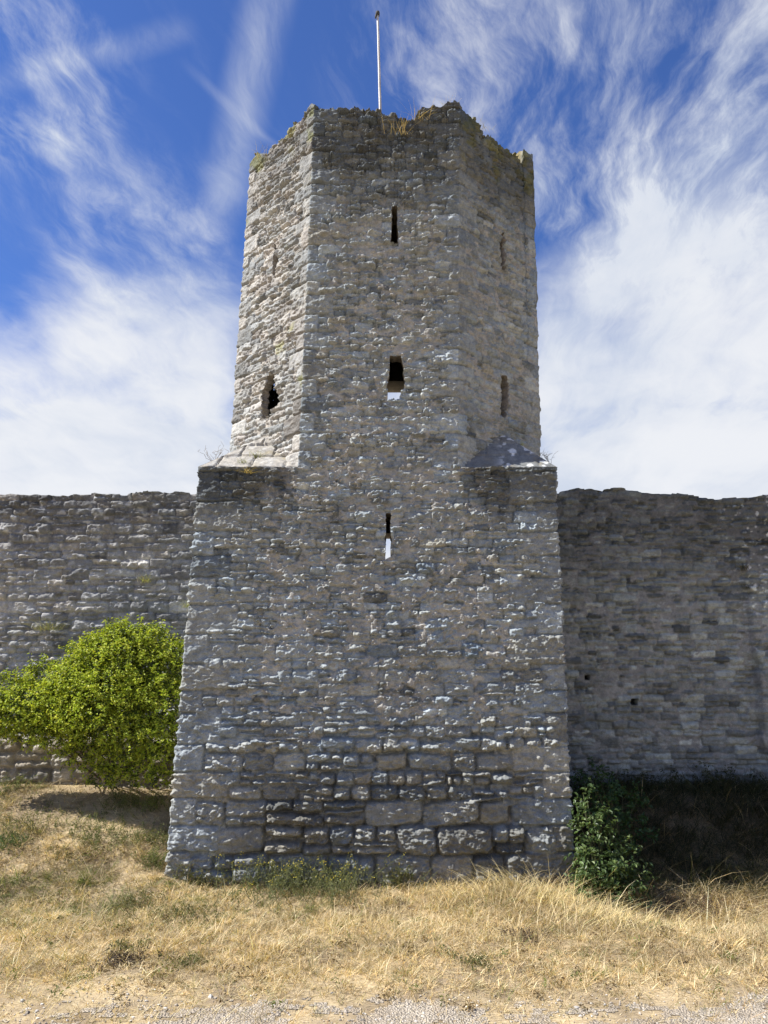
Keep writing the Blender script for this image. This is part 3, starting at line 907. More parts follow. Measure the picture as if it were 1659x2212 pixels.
# --- sloping shoulders over the corners of the foot
def shoulder(side, label):
    cx = bl if side < 0 else br_
    ex, bx = (fl, rl) if side < 0 else (fr, rr)
    A = np.array([float(ex(ZS)), FRONT, ZS])
    B = np.array([float(cx(ZS)) + side * 0.03, FRONT - 0.03, ZS])
    Cc = np.array([float(bx(ZS)), FRONT + CH, ZS])
    Bs = np.array([float(cx(ZS)) + side * 0.03, FRONT + CH + 0.6, ZS])
    hgt = 0.86 if side < 0 else 0.96
    mid = (A + Cc) / 2
    zt = ZS + hgt
    apex = np.array([(float(ex(zt)) + float(bx(zt))) / 2, FRONT + CH / 2, zt]) - np.array([-side, -1, 0]) * -0.0
    inn = np.array([-side * 0.05, 0.05, 0])
    A2, C2, P2 = A + inn, Cc + inn, apex + inn * 1.0
    mb = MB(T0)
    rng = np.random.default_rng(500 + side)
    for (p, q_, r) in ((A2, B, P2), (B, Bs, P2), (Bs, C2, P2)):
        n = 60
        t, s_ = np.meshgrid(np.linspace(0, 1, n), np.linspace(0, 1, n))
        base = p * (1 - t[..., None]) + q_ * t[..., None]
        V = base * (1 - s_[..., None]) + r * s_[..., None]
        nr_ = np.cross(q_ - p, r - p); nr_ /= np.linalg.norm(nr_)
        if nr_[2] < 0: nr_ = -nr_
        L = np.linalg.norm(q_ - p)
        uu, vv = (t - 0.5) * (1 - s_) * L + 3.1, s_ * np.linalg.norm(r - (p + q_) / 2)
        row = np.floor(vv / 0.42 + 0.10 * vn(uu, vv, 0.4, 0.4, 511))
        fr_ = vv / 0.42 + 0.10 * vn(uu, vv, 0.4, 0.4, 511) - row
        step = 0.028 * (1 - fr_)
        xx_ = uu + row * 0.31 + 0.02 * vn(uu, vv, 0.1, 0.1, 512)
        jt = np.abs((xx_ / 0.62) - np.round(xx_ / 0.62)) * 0.62
        groove = -0.045 * (1 - ss(jt, 0.006, 0.028)) - 0.03 * (1 - ss(np.minimum(fr_, 1 - fr_), 0.01, 0.05)) + 0.02 * vn(np.round(xx_ / 0.62), row, 1, 1, 519)
        h = step + groove + 0.014 * fb(uu, vv, 0.2, 0.2, 513, 3) + 0.005 * fb(uu, vv, 0.04, 0.04, 514, 2)
        fade = ss(1 - s_, 0, 0.25) * ss(t, 0, 0.10) * ss(1 - t, 0, 0.10)
        V = V + nr_ * (h * (0.25 + 0.75 * fade) * (1.0 if side < 0 else 0.45))[..., None]
        li = ss(fb(uu, vv, 0.13, 0.11, 515 + side, 2), 0.22 if side < 0 else 0.14, 0.36 if side < 0 else 0.22)[..., None]
        orr = ss(fb(uu, vv, 0.3, 0.2, 517 + side, 3), 0.15, 0.5)[..., None]
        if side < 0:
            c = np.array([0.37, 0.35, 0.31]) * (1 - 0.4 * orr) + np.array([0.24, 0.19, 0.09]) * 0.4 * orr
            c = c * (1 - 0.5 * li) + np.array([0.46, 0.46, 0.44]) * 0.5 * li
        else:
            c = np.array([0.19, 0.20, 0.20]) * (1 - 0.3 * orr) + np.array([0.2, 0.15, 0.07]) * 0.3 * orr  # right slabs coloured darker and cooler than the left, shade put into colour
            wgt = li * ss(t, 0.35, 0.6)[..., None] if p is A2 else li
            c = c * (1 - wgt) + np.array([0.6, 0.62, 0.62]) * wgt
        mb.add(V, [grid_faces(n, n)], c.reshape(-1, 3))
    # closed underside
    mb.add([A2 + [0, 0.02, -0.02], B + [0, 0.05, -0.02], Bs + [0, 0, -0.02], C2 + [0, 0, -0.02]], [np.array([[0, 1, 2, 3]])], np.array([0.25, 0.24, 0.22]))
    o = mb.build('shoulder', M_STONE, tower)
    o['label'] = label


shoulder(-1, 'sunlit sloping slabs over the left corner')
shoulder(1, 'shaded sloping slabs with white lichen over the right corner')

# --- back of the tower (open towards the town), platform inside
mb = MB(T0)
dk = np.array([0.2, 0.19, 0.17])
zo1 = float(at(838, 1164, REAR + 0.9)[2]); zo2 = float(at(852, 848, REAR + 0.9)[2])
ox0, ox1 = -0.12, 0.6
BOX = np.array([[3, 2, 1, 0], [4, 5, 6, 7], [0, 1, 5, 4], [1, 2, 6, 5], [2, 3, 7, 6], [3, 0, 4, 7]])
for lf, rf, za, zb in ((bl, br_, -0.5, ZS), (rl, rr, ZS + 0.003, ZT - 0.3)):
    for f0, f1 in ((lf, lambda z: ox0), (lambda z: ox1, rf)):
        V = [(float(f(z)), y, z) for z in (za, zb) for f, y in ((f0, REAR), (f1, REAR), (f1, REAR + 0.9), (f0, REAR + 0.9))]
        mb.add(V, [BOX], dk)
for lo, hi in (((ox0, REAR, zo1), (ox1, REAR + 0.9, zo2 - 1.3)), ((ox0, REAR, zo2), (ox1, REAR + 0.9, ZT - 0.3))):
    mb.box(lo, hi, dk)
mb.build('rear_wall', M_STONE, tower, smooth=False)
mb = MB(T0)
mb.box((float(rl(12.8)) + 0.12, FRONT + CH, 12.75), (float(rr(12.8)) - 0.12, REAR, 12.9), np.array([0.12, 0.09, 0.06]))
xa, xb = float(fl(12.8)) + 0.1, float(fr(12.8)) - 0.1
V = [(xa, FRONT + 0.25, 12.75), (xb, FRONT + 0.25, 12.75), (float(rr(12.8)) - 0.2, FRONT + CH, 12.75), (float(rl(12.8)) + 0.2, FRONT + CH, 12.75)]
V = V + [(x, y, 12.9) for x, y, z in V]
mb.add(V, [np.array([[3, 2, 1, 0], [4, 5, 6, 7], [0, 1, 5, 4], [1, 2, 6, 5], [2, 3, 7, 6], [3, 0, 4, 7]])], np.array([0.12, 0.09, 0.06]))
mb.build('platform', M_WOOD, tower, smooth=False)

# --- flagpole on the platform
pt, pb = at(815.5, 24, 16.6), at(822, 250, 16.6)
pdir = (pt - pb) / (pt[2] - pb[2])
foot = pb + pdir * (12.9 - pb[2])
pole = thing('flagpole', foot, 'bare weathered white flagpole rising above the tower crest', 'flagpole')
mb = MB(foot)
zz = np.linspace(12.9, pt[2] - 0.12, 40)
pts = foot + pdir * (zz - 12.9)[:, None] + np.stack([0.006 * vn(zz, zz, 0.9, 1, 601), 0 * zz, 0 * zz], -1)
cc = np.repeat(np.clip(0.5 + 0.16 * vn(zz, 0 * zz, 0.35, 1, 602), 0.3, 0.8), 10)[:, None] * np.array([1, 0.97, 0.93])
mb.tube(pts, np.linspace(0.046, 0.028, 40), cc, 10)
mb.build('mast', M_POLE, pole)
mb = MB(foot)
e = pts[-1]
mb.tube([e + [0, 0, -0.02], e + [0, 0, 0.06], e + [0, 0, 0.10], e + [0, 0, 0.12]], [0.05, 0.055, 0.045, 0.015], np.array([0.06, 0.06, 0.06]), 10)
mb.build('cap', M_WOOD, pole)
mb = MB(foot)
mb.tube([e + [-0.05, -0.03, -0.12], e + [-0.05, -0.03, -0.02]], 0.02, np.array([0.08, 0.08, 0.08]), 8)
mb.build('pulley', M_WOOD, pole)

# ------------------------------------------------------------------ the curtain walls
def curtain(name, label, x0, x1, dense, seed, edge_fun, top_fun, mort, mcol, tone, cols, hf, rough, flake, bulge=None, Yw=WALL, zlow=0.2, thick=1.5, edge_r=(0.01, 0.03), gap=0.008, wm=(1.2, 3.0), split=0.3, rowstep=0.019):
    t = thing(name, ((x0 + x1) / 2, Yw, 0.8), label, 'wall')
    org = np.array([(x0 + x1) / 2, Yw, 0.8])
    zt = top_fun(np.array([x0, x1, (x0 + x1) / 2])).max() + 0.4
    fd = Field(x0 - 0.2, x1 + 0.2, zlow - 0.2, zt + 0.3, 0.017, seed)
    fd.fill(lambda v: (x0, x1), zlow - 0.2, zt + 0.2, hf, (None, None), split=split, wmin=wm[0], wmax=wm[1])
    fd.bake(mort, mcol, tone, rough=rough, flake=flake, base_cols=cols, edge_r=edge_r, gap=gap)
    xs = np.concatenate([np.arange(x0, dense[0], 0.06), np.arange(dense[0], dense[1], 0.019), np.arange(dense[1], x1, 0.06)])
    ztp = top_fun(xs)
    rt = np.linspace(0, 1, int((float(ztp.max()) - zlow) / rowstep))
    Z = zlow + rt[:, None] * (ztp[None] - zlow)
    X = np.broadcast_to(xs, Z.shape)
    h, c = fd.sample(X, Z)
    if bulge is not None: h = h + bulge(X, Z)
    D = np.stack([X, Yw - h, Z], -1)
    ex, ec = [], []
    for k, (inn, dn) in enumerate([(0.05, -0.01), (0.15, -0.03), (0.35, 0.0), (0.7, 0.02), (1.1, 0.0), (thick - 0.05, -0.03), (thick, -0.2), (thick, -(float(ztp.max()) - zlow))]):
        b = D[-1] + np.stack([0 * xs, inn + 0 * xs, dn + 0.03 * vn(xs, xs * 0 + k * 0.4, 0.15, 0.2, 700 + k)], -1)
        ex.append(b); ec.append(np.broadcast_to(np.array([0.2, 0.19, 0.16]), b.shape) * (1 + 0.3 * vn(xs, 0 * xs + k, 0.2, 0.3, 710))[:, None])
    DD = np.concatenate([D, np.array(ex)]); CC = np.concatenate([c, np.array(ec)])
    q = grid_faces(DD.shape[0], DD.shape[1])
    obj('masonry', raw_mesh('masonry', DD - org, q, np.full(len(q), 4), CC), M_STONE, t)
    return t


def zpx(x, y, Yw):
    return float(at(x, y, Yw)[2])


zl = zpx(200, 1066, WALL)


def top_left(x):
    st = np.round(vn(x, 0 * x, 0.45, 1, 801) * 2) / 2 * 0.06 + 0.03 * vn(x, 0 * x, 0.14, 1, 802)
    return zl + st


LCOL = [np.array(c) * 0.9 for c in ((0.31, 0.315, 0.315), (0.28, 0.29, 0.295), (0.35, 0.35, 0.34), (0.24, 0.245, 0.25), (0.36, 0.35, 0.33), (0.32, 0.33, 0.34))]


def tone_left(u, v):
    n = fb(u, v, 0.8, 0.5, 811, 3)
    k = 1 - 0.42 * ss(v + 0.5 * n, zl - 1.7, zl - 0.4) + 0.12 * ss(4.2 - v, 0, 2)
    li = ss(fb(u, v, 0.12, 0.1, 812, 2), 0.42, 0.5) * ss(v, zl - 2.6, zl - 1.0) * 0.6
    och = ss(fb(u, v, 0.5, 0.4, 813, 3), 0.25, 0.6) * 0.5
    return (k * (1 + 0.1 * n) + li)[..., None] * np.stack([1.0 + 0.06 * och, 1.0 + 0 * och, 1.0 - 0.14 * och], -1)


curtain('curtain_wall', 'long sunlit coursed rubble wall left of the tower with rough flat crest', -16.0, float(bl(3)) + 0.45, (-9.0, float(bl(3)) + 0.45), 50, None, top_left,
        lambda u, v: -0.05 + 0.012 * vn(u, v, 0.8, 0.6, 821), (0.28, 0.272, 0.26), tone_left, LCOL,
        lambda v, r: r.uniform(0.11, 0.25), 0.02, 0.024, edge_r=(0.01, 0.035), gap=0.008, wm=(1.3, 3.2), split=0.3)

zr = zpx(1400, 1064, WALL)
xr_ = [at(px, 1064, WALL)[0] for px in (1205, 1250, 1300, 1350, 1390, 1440, 1500, 1560, 1600, 1659, 1700)]
zr_ = [zpx(px, py, WALL) for px, py in zip((1205, 1250, 1300, 1350, 1390, 1440, 1500, 1560, 1600, 1659, 1700), (1062, 1055, 1056, 1058, 1062, 1066, 1073, 1074, 1070, 1066, 1072))]


def top_right(x):
    st = np.round(vn(x, 0 * x, 0.5, 1, 831) * 2) / 2 * 0.05 + 0.025 * vn(x, 0 * x, 0.14, 1, 832)
    return np.interp(x, xr_, zr_) + st


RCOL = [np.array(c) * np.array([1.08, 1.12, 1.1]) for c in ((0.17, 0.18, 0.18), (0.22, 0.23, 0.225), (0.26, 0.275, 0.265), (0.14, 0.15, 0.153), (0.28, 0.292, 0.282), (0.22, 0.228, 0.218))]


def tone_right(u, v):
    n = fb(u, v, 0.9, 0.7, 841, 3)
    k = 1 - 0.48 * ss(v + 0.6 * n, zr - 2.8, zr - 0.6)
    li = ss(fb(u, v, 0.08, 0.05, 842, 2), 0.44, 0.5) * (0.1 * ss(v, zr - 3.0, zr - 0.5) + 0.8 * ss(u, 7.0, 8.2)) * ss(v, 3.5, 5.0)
    holes = np.ones(u.shape)
    for hx, hy, s_ in ((1268, 1464, 0.05), (1369, 1516, 0.065)):
        p = at(hx, hy, WALL)
        holes = np.where((np.abs(u - p[0]) < s_) & (np.abs(v - p[2]) < s_), 0.15, holes)  # inside of each hole coloured near black, painting in the recess shade
    return ((k * (1 + 0.14 * n) + 1.7 * li) * holes)[..., None] * np.ones(3)


def bulge_right(u, v):
    b = 0.16 * ss(u + 0.12 * vn(u, v, 0.3, 0.25, 843), 7.72, 7.84) * ss(v, 6.4, 3.2)
    for hx, hy, s_ in ((1268, 1464, 0.05), (1369, 1516, 0.065)):
        p = at(hx, hy, WALL)
        b = np.where((np.abs(u - p[0]) < s_) & (np.abs(v - p[2]) < s_ * 0.8), -0.25, b)
    return b


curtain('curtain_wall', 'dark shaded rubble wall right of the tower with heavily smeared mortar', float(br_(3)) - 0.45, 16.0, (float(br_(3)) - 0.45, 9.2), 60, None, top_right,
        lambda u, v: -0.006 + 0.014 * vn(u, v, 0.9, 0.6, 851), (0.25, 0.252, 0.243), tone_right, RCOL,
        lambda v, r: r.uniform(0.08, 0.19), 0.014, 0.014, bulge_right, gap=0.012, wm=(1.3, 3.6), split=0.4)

# low footing wall under the left curtain
PL = 16.05
zp_top = zpx(120, 1592, PL)


def top_plinth(x):
    return zp_top + np.round(vn(x, 0 * x, 0.4, 1, 861) * 2) / 2 * 0.05 + 0.02 * vn(x, 0 * x, 0.1, 1, 862)


PCOL = [np.array(c) * 0.9 for c in ((0.34, 0.31, 0.26), (0.38, 0.35, 0.30), (0.30, 0.27, 0.22), (0.41, 0.38, 0.33))]
curtain('footing_wall', 'low brownish wall of large rounded blocks along the foot of the left wall', -16.0, float(bl(1)) + 0.3, (-9.0, float(bl(1)) + 0.3), 70, None, top_plinth,
        lambda u, v: -0.11 + 0.0 * u, (0.24, 0.2, 0.16), lambda u, v: (1 + 0.15 * fb(u, v, 0.6, 0.4, 871, 3))[..., None] * np.ones(3), PCOL,
        lambda v, r: r.uniform(0.2, 0.34), 0.02, 0.024, Yw=PL, zlow=0.2, thick=0.42, edge_r=(0.04, 0.09), gap=0.012, wm=(1.2, 2.4), split=0.12)

# ------------------------------------------------------------------ plants: blades, leaves, stems
def blades(rng, base, hgt, width, lean, curl, cols, yaw=None):
    """grass blades: base (n,3), returns verts, faces, cols"""
    n = len(base)
    yaw = rng.uniform(0, 2 * np.pi, n) if yaw is None else yaw
    d = np.stack([np.cos(yaw), np.sin(yaw), 0 * yaw], -1)
    f = rng.uniform(0, 2 * np.pi, n)
    side = np.stack([np.cos(f), np.sin(f), 0 * f], -1)
    lv = np.array([0, 0.4, 0.75, 1.0])
    wd = np.array([1.0, 0.85, 0.55, 0.12])
    V = np.zeros((n, 4, 2, 3))
    for k in range(4):
        t = lv[k]
        out = hgt * (lean * t + curl * t * t)
        up = hgt * (t - 0.35 * np.clip(curl, 0, 2) * t * t * t) / np.sqrt(1 + lean ** 2)
        c = base + d * out[:, None] + np.stack([0 * up, 0 * up, up], -1)
        V[:, k, 0] = c - side * (width * wd[k] / 2)[:, None]
        V[:, k, 1] = c + side * (width * wd[k] / 2)[:, None]
    i = np.arange(n)[:, None, None] * 8
    q = np.array([[0, 1, 3, 2], [2, 3, 5, 4], [4, 5, 7, 6]])[None] + i
    return V.reshape(-1, 3), q.reshape(-1, 4), np.repeat(cols, 8, axis=0)


def leaves(rng, pos, nrm, size, cols, aspect=0.5, droop=0.25):
    """leaf blades of six points, folded along the midrib"""
    n = len(pos)
    nrm = nrm / (np.linalg.norm(nrm, axis=1)[:, None] + 1e-9)
    a = rng.normal(size=(n, 3))
    a = a - nrm * np.sum(a * nrm, 1)[:, None]
    a /= np.linalg.norm(a, axis=1)[:, None] + 1e-9
    b = np.cross(nrm, a)
    s = size[:, None]
    V = np.stack([pos, pos + a * s * 0.35 + b * s * aspect * 0.5 + nrm * s * 0.10, pos + a * s * 0.75 + b * s * aspect * 0.38 + nrm * s * 0.05,
                  pos + a * s - nrm * s * droop,
                  pos + a * s * 0.75 - b * s * aspect * 0.38 + nrm * s * 0.05, pos + a * s * 0.35 - b * s * aspect * 0.5 + nrm * s * 0.10], 1)
    i = np.arange(n)[:, None, None] * 6
    q = np.array([[0, 1, 2, 3], [0, 3, 4, 5]])[None] + i
    return V.reshape(-1, 3), q.reshape(-1, 4), np.repeat(cols, 6, axis=0)


def pal(rng, n, cols, sd=0.15):
    cols = np.array(cols)
    c = cols[rng.integers(len(cols), size=n)]
    return np.clip(c * (1 + rng.normal(0, sd, (n, 1))), 0.005, 0.9)


STRAW = [(0.74, 0.63, 0.43), (0.64, 0.52, 0.32), (0.78, 0.68, 0.47), (0.54, 0.42, 0.25), (0.68, 0.52, 0.28), (0.46, 0.36, 0.23)]
DULL = [(0.42, 0.34, 0.21), (0.32, 0.25, 0.15), (0.50, 0.41, 0.27), (0.26, 0.2, 0.12)]
GREENISH = [(0.16, 0.19, 0.06), (0.22, 0.23, 0.09), (0.12, 0.15, 0.05)]

# ---- dry grass cover (nobody could count it)
def grass():
    rng = np.random.default_rng(900)
    nt = 34000
    tx, ty = rng.uniform(-10.5, 10.5, nt), 6.2 + (16.4 - 6.2) * rng.random(nt) ** 1.1
    k = 11
    ang = rng.uniform(0, 2 * np.pi, (nt, k))
    rad = np.abs(rng.normal(0, 0.035, (nt, k)))
    tsz = np.repeat(rng.lognormal(0, 0.45, nt), k)
    n2 = 330000
    x = np.concatenate([(tx[:, None] + rad * np.cos(ang)).ravel(), rng.uniform(-10.5, 10.5, n2)])
    y = np.concatenate([(ty[:, None] + rad * np.sin(ang)).ravel(), 6.2 + (16.4 - 6.2) * rng.random(n2) ** 1.1])
    yaw = np.concatenate([(ang + rng.normal(0, 0.7, ang.shape)).ravel(), rng.uniform(0, 2 * np.pi, n2)])
    lying = np.concatenate([np.zeros(nt * k), np.ones(n2)])
    tsz = np.concatenate([tsz, np.ones(n2)])
    tcol = np.concatenate([np.repeat(rng.random(nt), k), rng.random(n2)])
    n = len(x)
    cl = fb(x, y, 1.1, 0.9, 901, 3)
    cl2 = fb(x, y, 0.28, 0.28, 902, 2)
    onpath = ss(9.3 + 0.35 * cl + 0.3 * cl2 - y, -0.1, 0.5)
    bare = ss(0.0 - cl - 0.55 * cl2, 0.15, 0.5) * 0.55
    keepp = rng.random(n) > np.maximum(onpath * (0.5 + 0.42 * ss(cl2, -0.1, 0.3)), bare)
    tower_in = (y > FRONT - 0.04) & (x > bl(0) - 0.05) & (x < br_(0) + 0.05)
    keepp &= ~tower_in
    bushshade = (np.hypot((x + 5.4) / 1.6, (y - 15.2) / 1.0) < 1) & (rng.random(n) < 0.7)
    keepp &= ~bushshade
    keepp &= ~((y > PL - 0.05) & (x < 0))
    x, y, cl, cl2, yaw, lying, tsz, tcol = [q_[keepp] for q_ in (x, y, cl, cl2, yaw, lying, tsz, tcol)]
    n = len(x)
    tall = 0.7 * ss(y + 0.5 * cl, 11.0, 13.2) * ss(x + 0.8 * cl2, -1.0, 3.0) + 0.5 * ss(cl2, 0.1, 0.6)
    tall = tall * np.where(y > FRONT + 0.4, 0.75, 1)
    hgt = rng.uniform(0.035, 0.085, n) * (1 + 1.5 * np.clip(tall, 0, 1.2)) * rng.lognormal(0, 0.25, n) * tsz * ss(y, 7.0, 10.5) + 0.03
    lean = np.where(lying > 0.5, rng.uniform(1.5, 4.0, n), rng.uniform(0.1, 1.3, n))
    hgt = hgt * np.where(lying > 0.5, 0.8, 1.0)
    curl = rng.uniform(0.0, 0.8, n)
    wid = rng.uniform(0.004, 0.008, n) * (0.8 + y * 0.03)
    yaw = yaw + 0.5 * (np.cos(yaw) < -0.3)
    c = pal(rng, n, STRAW, 0.16)
    d = pal(rng, n, DULL, 0.16)
    k = (tcol < 0.22 + 0.5 * ss(fb(x, y, 0.8, 0.5, 905, 3), -0.05, 0.3))[:, None]
    c = np.where(k, d, c)
    g = pal(rng, n, GREENISH, 0.16)
    gp = 0.05 + 0.45 * ss(-x, 2.4, 4.0) * ss(y, 11.3, 12.6) * ss(fb(x, y, 0.7, 0.5, 906, 2), -0.1, 0.4) + 0.3 * ss(-x, 0.2, 1.5) * ss(1.2 - np.abs(y - 12.4), 0, 1) * ss(cl2, -0.2, 0.4) 
    c = np.where((1 - tcol < gp)[:, None], g, c)
    ug = rng.random(n) < 0.88 * ss(x, 3.2, 3.8) * ss(y + 0.4 * cl, 13.3, 14.2)          # undergrowth beside the tower, blades darkened to put its shade into the colour
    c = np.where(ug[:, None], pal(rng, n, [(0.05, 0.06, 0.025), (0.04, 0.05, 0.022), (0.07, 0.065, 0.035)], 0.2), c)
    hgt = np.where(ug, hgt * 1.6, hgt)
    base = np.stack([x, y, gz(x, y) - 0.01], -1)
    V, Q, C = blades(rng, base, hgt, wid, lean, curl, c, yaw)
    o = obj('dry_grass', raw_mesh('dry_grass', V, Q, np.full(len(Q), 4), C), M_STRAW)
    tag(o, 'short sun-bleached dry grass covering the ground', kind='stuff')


grass()

# dead leaves and low herbs between the grass (nobody could count them)
def low_weeds():
    rng = np.random.default_rng(915)
    m, k = 1500, 16
    x, y = rng.uniform(-9, 9, m), 8.6 + 6.6 * rng.random(m)
    p = 0.2 + 0.8 * ss(fb(x, y, 0.9, 0.6, 916, 3), -0.05, 0.3)
    ok = (rng.random(m) < p) & ~((y > FRONT - 0.1) & (np.abs(x + 0.05) < 4))
    x, y = x[ok], y[ok]
    m = len(x)
    a, r = rng.uniform(0, 2 * np.pi, (m, k)), np.abs(rng.normal(0, 0.07, (m, k)))
    X, Y = (x[:, None] + r * np.cos(a)).ravel(), (y[:, None] + r * np.sin(a)).ravel()
    P_ = np.stack([X, Y, gz(X, Y) + rng.uniform(0.01, 0.08, m * k)], -1)
    green = np.repeat(rng.random(m) < 0.25 + 0.4 * ss(-x, 1, 4), k)
    c = np.where(green[:, None], pal(rng, m * k, GREENISH + [(0.2, 0.19, 0.1)], 0.2), pal(rng, m * k, [(0.17, 0.12, 0.07), (0.12, 0.085, 0.055), (0.24, 0.18, 0.1), (0.3, 0.23, 0.14)], 0.2))
    V, Q, C = leaves(rng, P_, rng.normal(size=P_.shape) * 0.7 + np.array([0, 0, 0.6]), rng.uniform(0.02, 0.055, len(P_)), c, 0.35)
    o = obj('low_weeds', raw_mesh('low_weeds', V, Q, np.full(len(Q), 4), C, False), M_WEED)
    tag(o, 'withered brown and olive herbs scattered through the straw', kind='stuff')


low_weeds()

# pebbles on the path (nobody could count them)
def pebbles():
    rng = np.random.default_rng(910)
    n = 7500
    x, y = rng.uniform(-8, 8, n), rng.uniform(7.6, 9.5, n)
    keepp = rng.random(n) < ss(9.25 + 0.4 * vn(x, y, 0.8, 0.6, 911) - y, 0, 0.6) * (0.35 + 0.65 * ss(vn(x, y, 0.9, 0.5, 912), -0.2, 0.4))
    x, y = x[keepp], y[keepp]
    n = len(x)
    r = rng.lognormal(-4.75, 0.45, n)
    ang = np.linspace(0, 2 * np.pi, 6, endpoint=False)
    rings = [(1.0, -0.3), (0.95, 0.25), (0.5, 0.55)]
    V = np.zeros((n, 19, 3))
    jit = rng.uniform(0.7, 1.25, (n, 6))
    ax = rng.uniform(0.6, 1.3, (n, 1))
    for k, (rr0, h) in enumerate(rings):
        V[:, k * 6:(k + 1) * 6, 0] = x[:, None] + r[:, None] * rr0 * jit * np.cos(ang) * ax
        V[:, k * 6:(k + 1) * 6, 1] = y[:, None] + r[:, None] * rr0 * jit * np.sin(ang)
        V[:, k * 6:(k + 1) * 6, 2] = (gz(x, y) + 0.006 + r * h * rng.uniform(0.6, 1.1, n))[:, None]
    V[:, 18] = np.stack([x, y, gz(x, y) + 0.006 + r * 0.62], -1)
    Q = []
    for k in range(2):
        for j in range(6):
            Q.append([k * 6 + j, k * 6 + (j + 1) % 6, (k + 1) * 6 + (j + 1) % 6, (k + 1) * 6 + j])
    T = [[12 + j, 12 + (j + 1) % 6, 18] for j in range(6)]
    off = np.arange(n)[:, None, None] * 19
    q, t = (np.array(Q)[None] + off).reshape(-1, 4), (np.array(T)[None] + off).reshape(-1, 3)
    c = np.repeat(pal(rng, n, [(0.5, 0.47, 0.42), (0.38, 0.34, 0.29), (0.58, 0.55, 0.5), (0.28, 0.25, 0.21)], 0.12), 19, axis=0)
    o = obj('pebbles', raw_mesh('pebbles', V.reshape(-1, 3), np.concatenate([q.ravel(), t.ravel()]), np.concatenate([np.full(len(q), 4), np.full(len(t), 3)]), c, False), M_STONE)
    tag(o, 'pale pebbles strewn over the trodden path', kind='stuff')


pebbles()


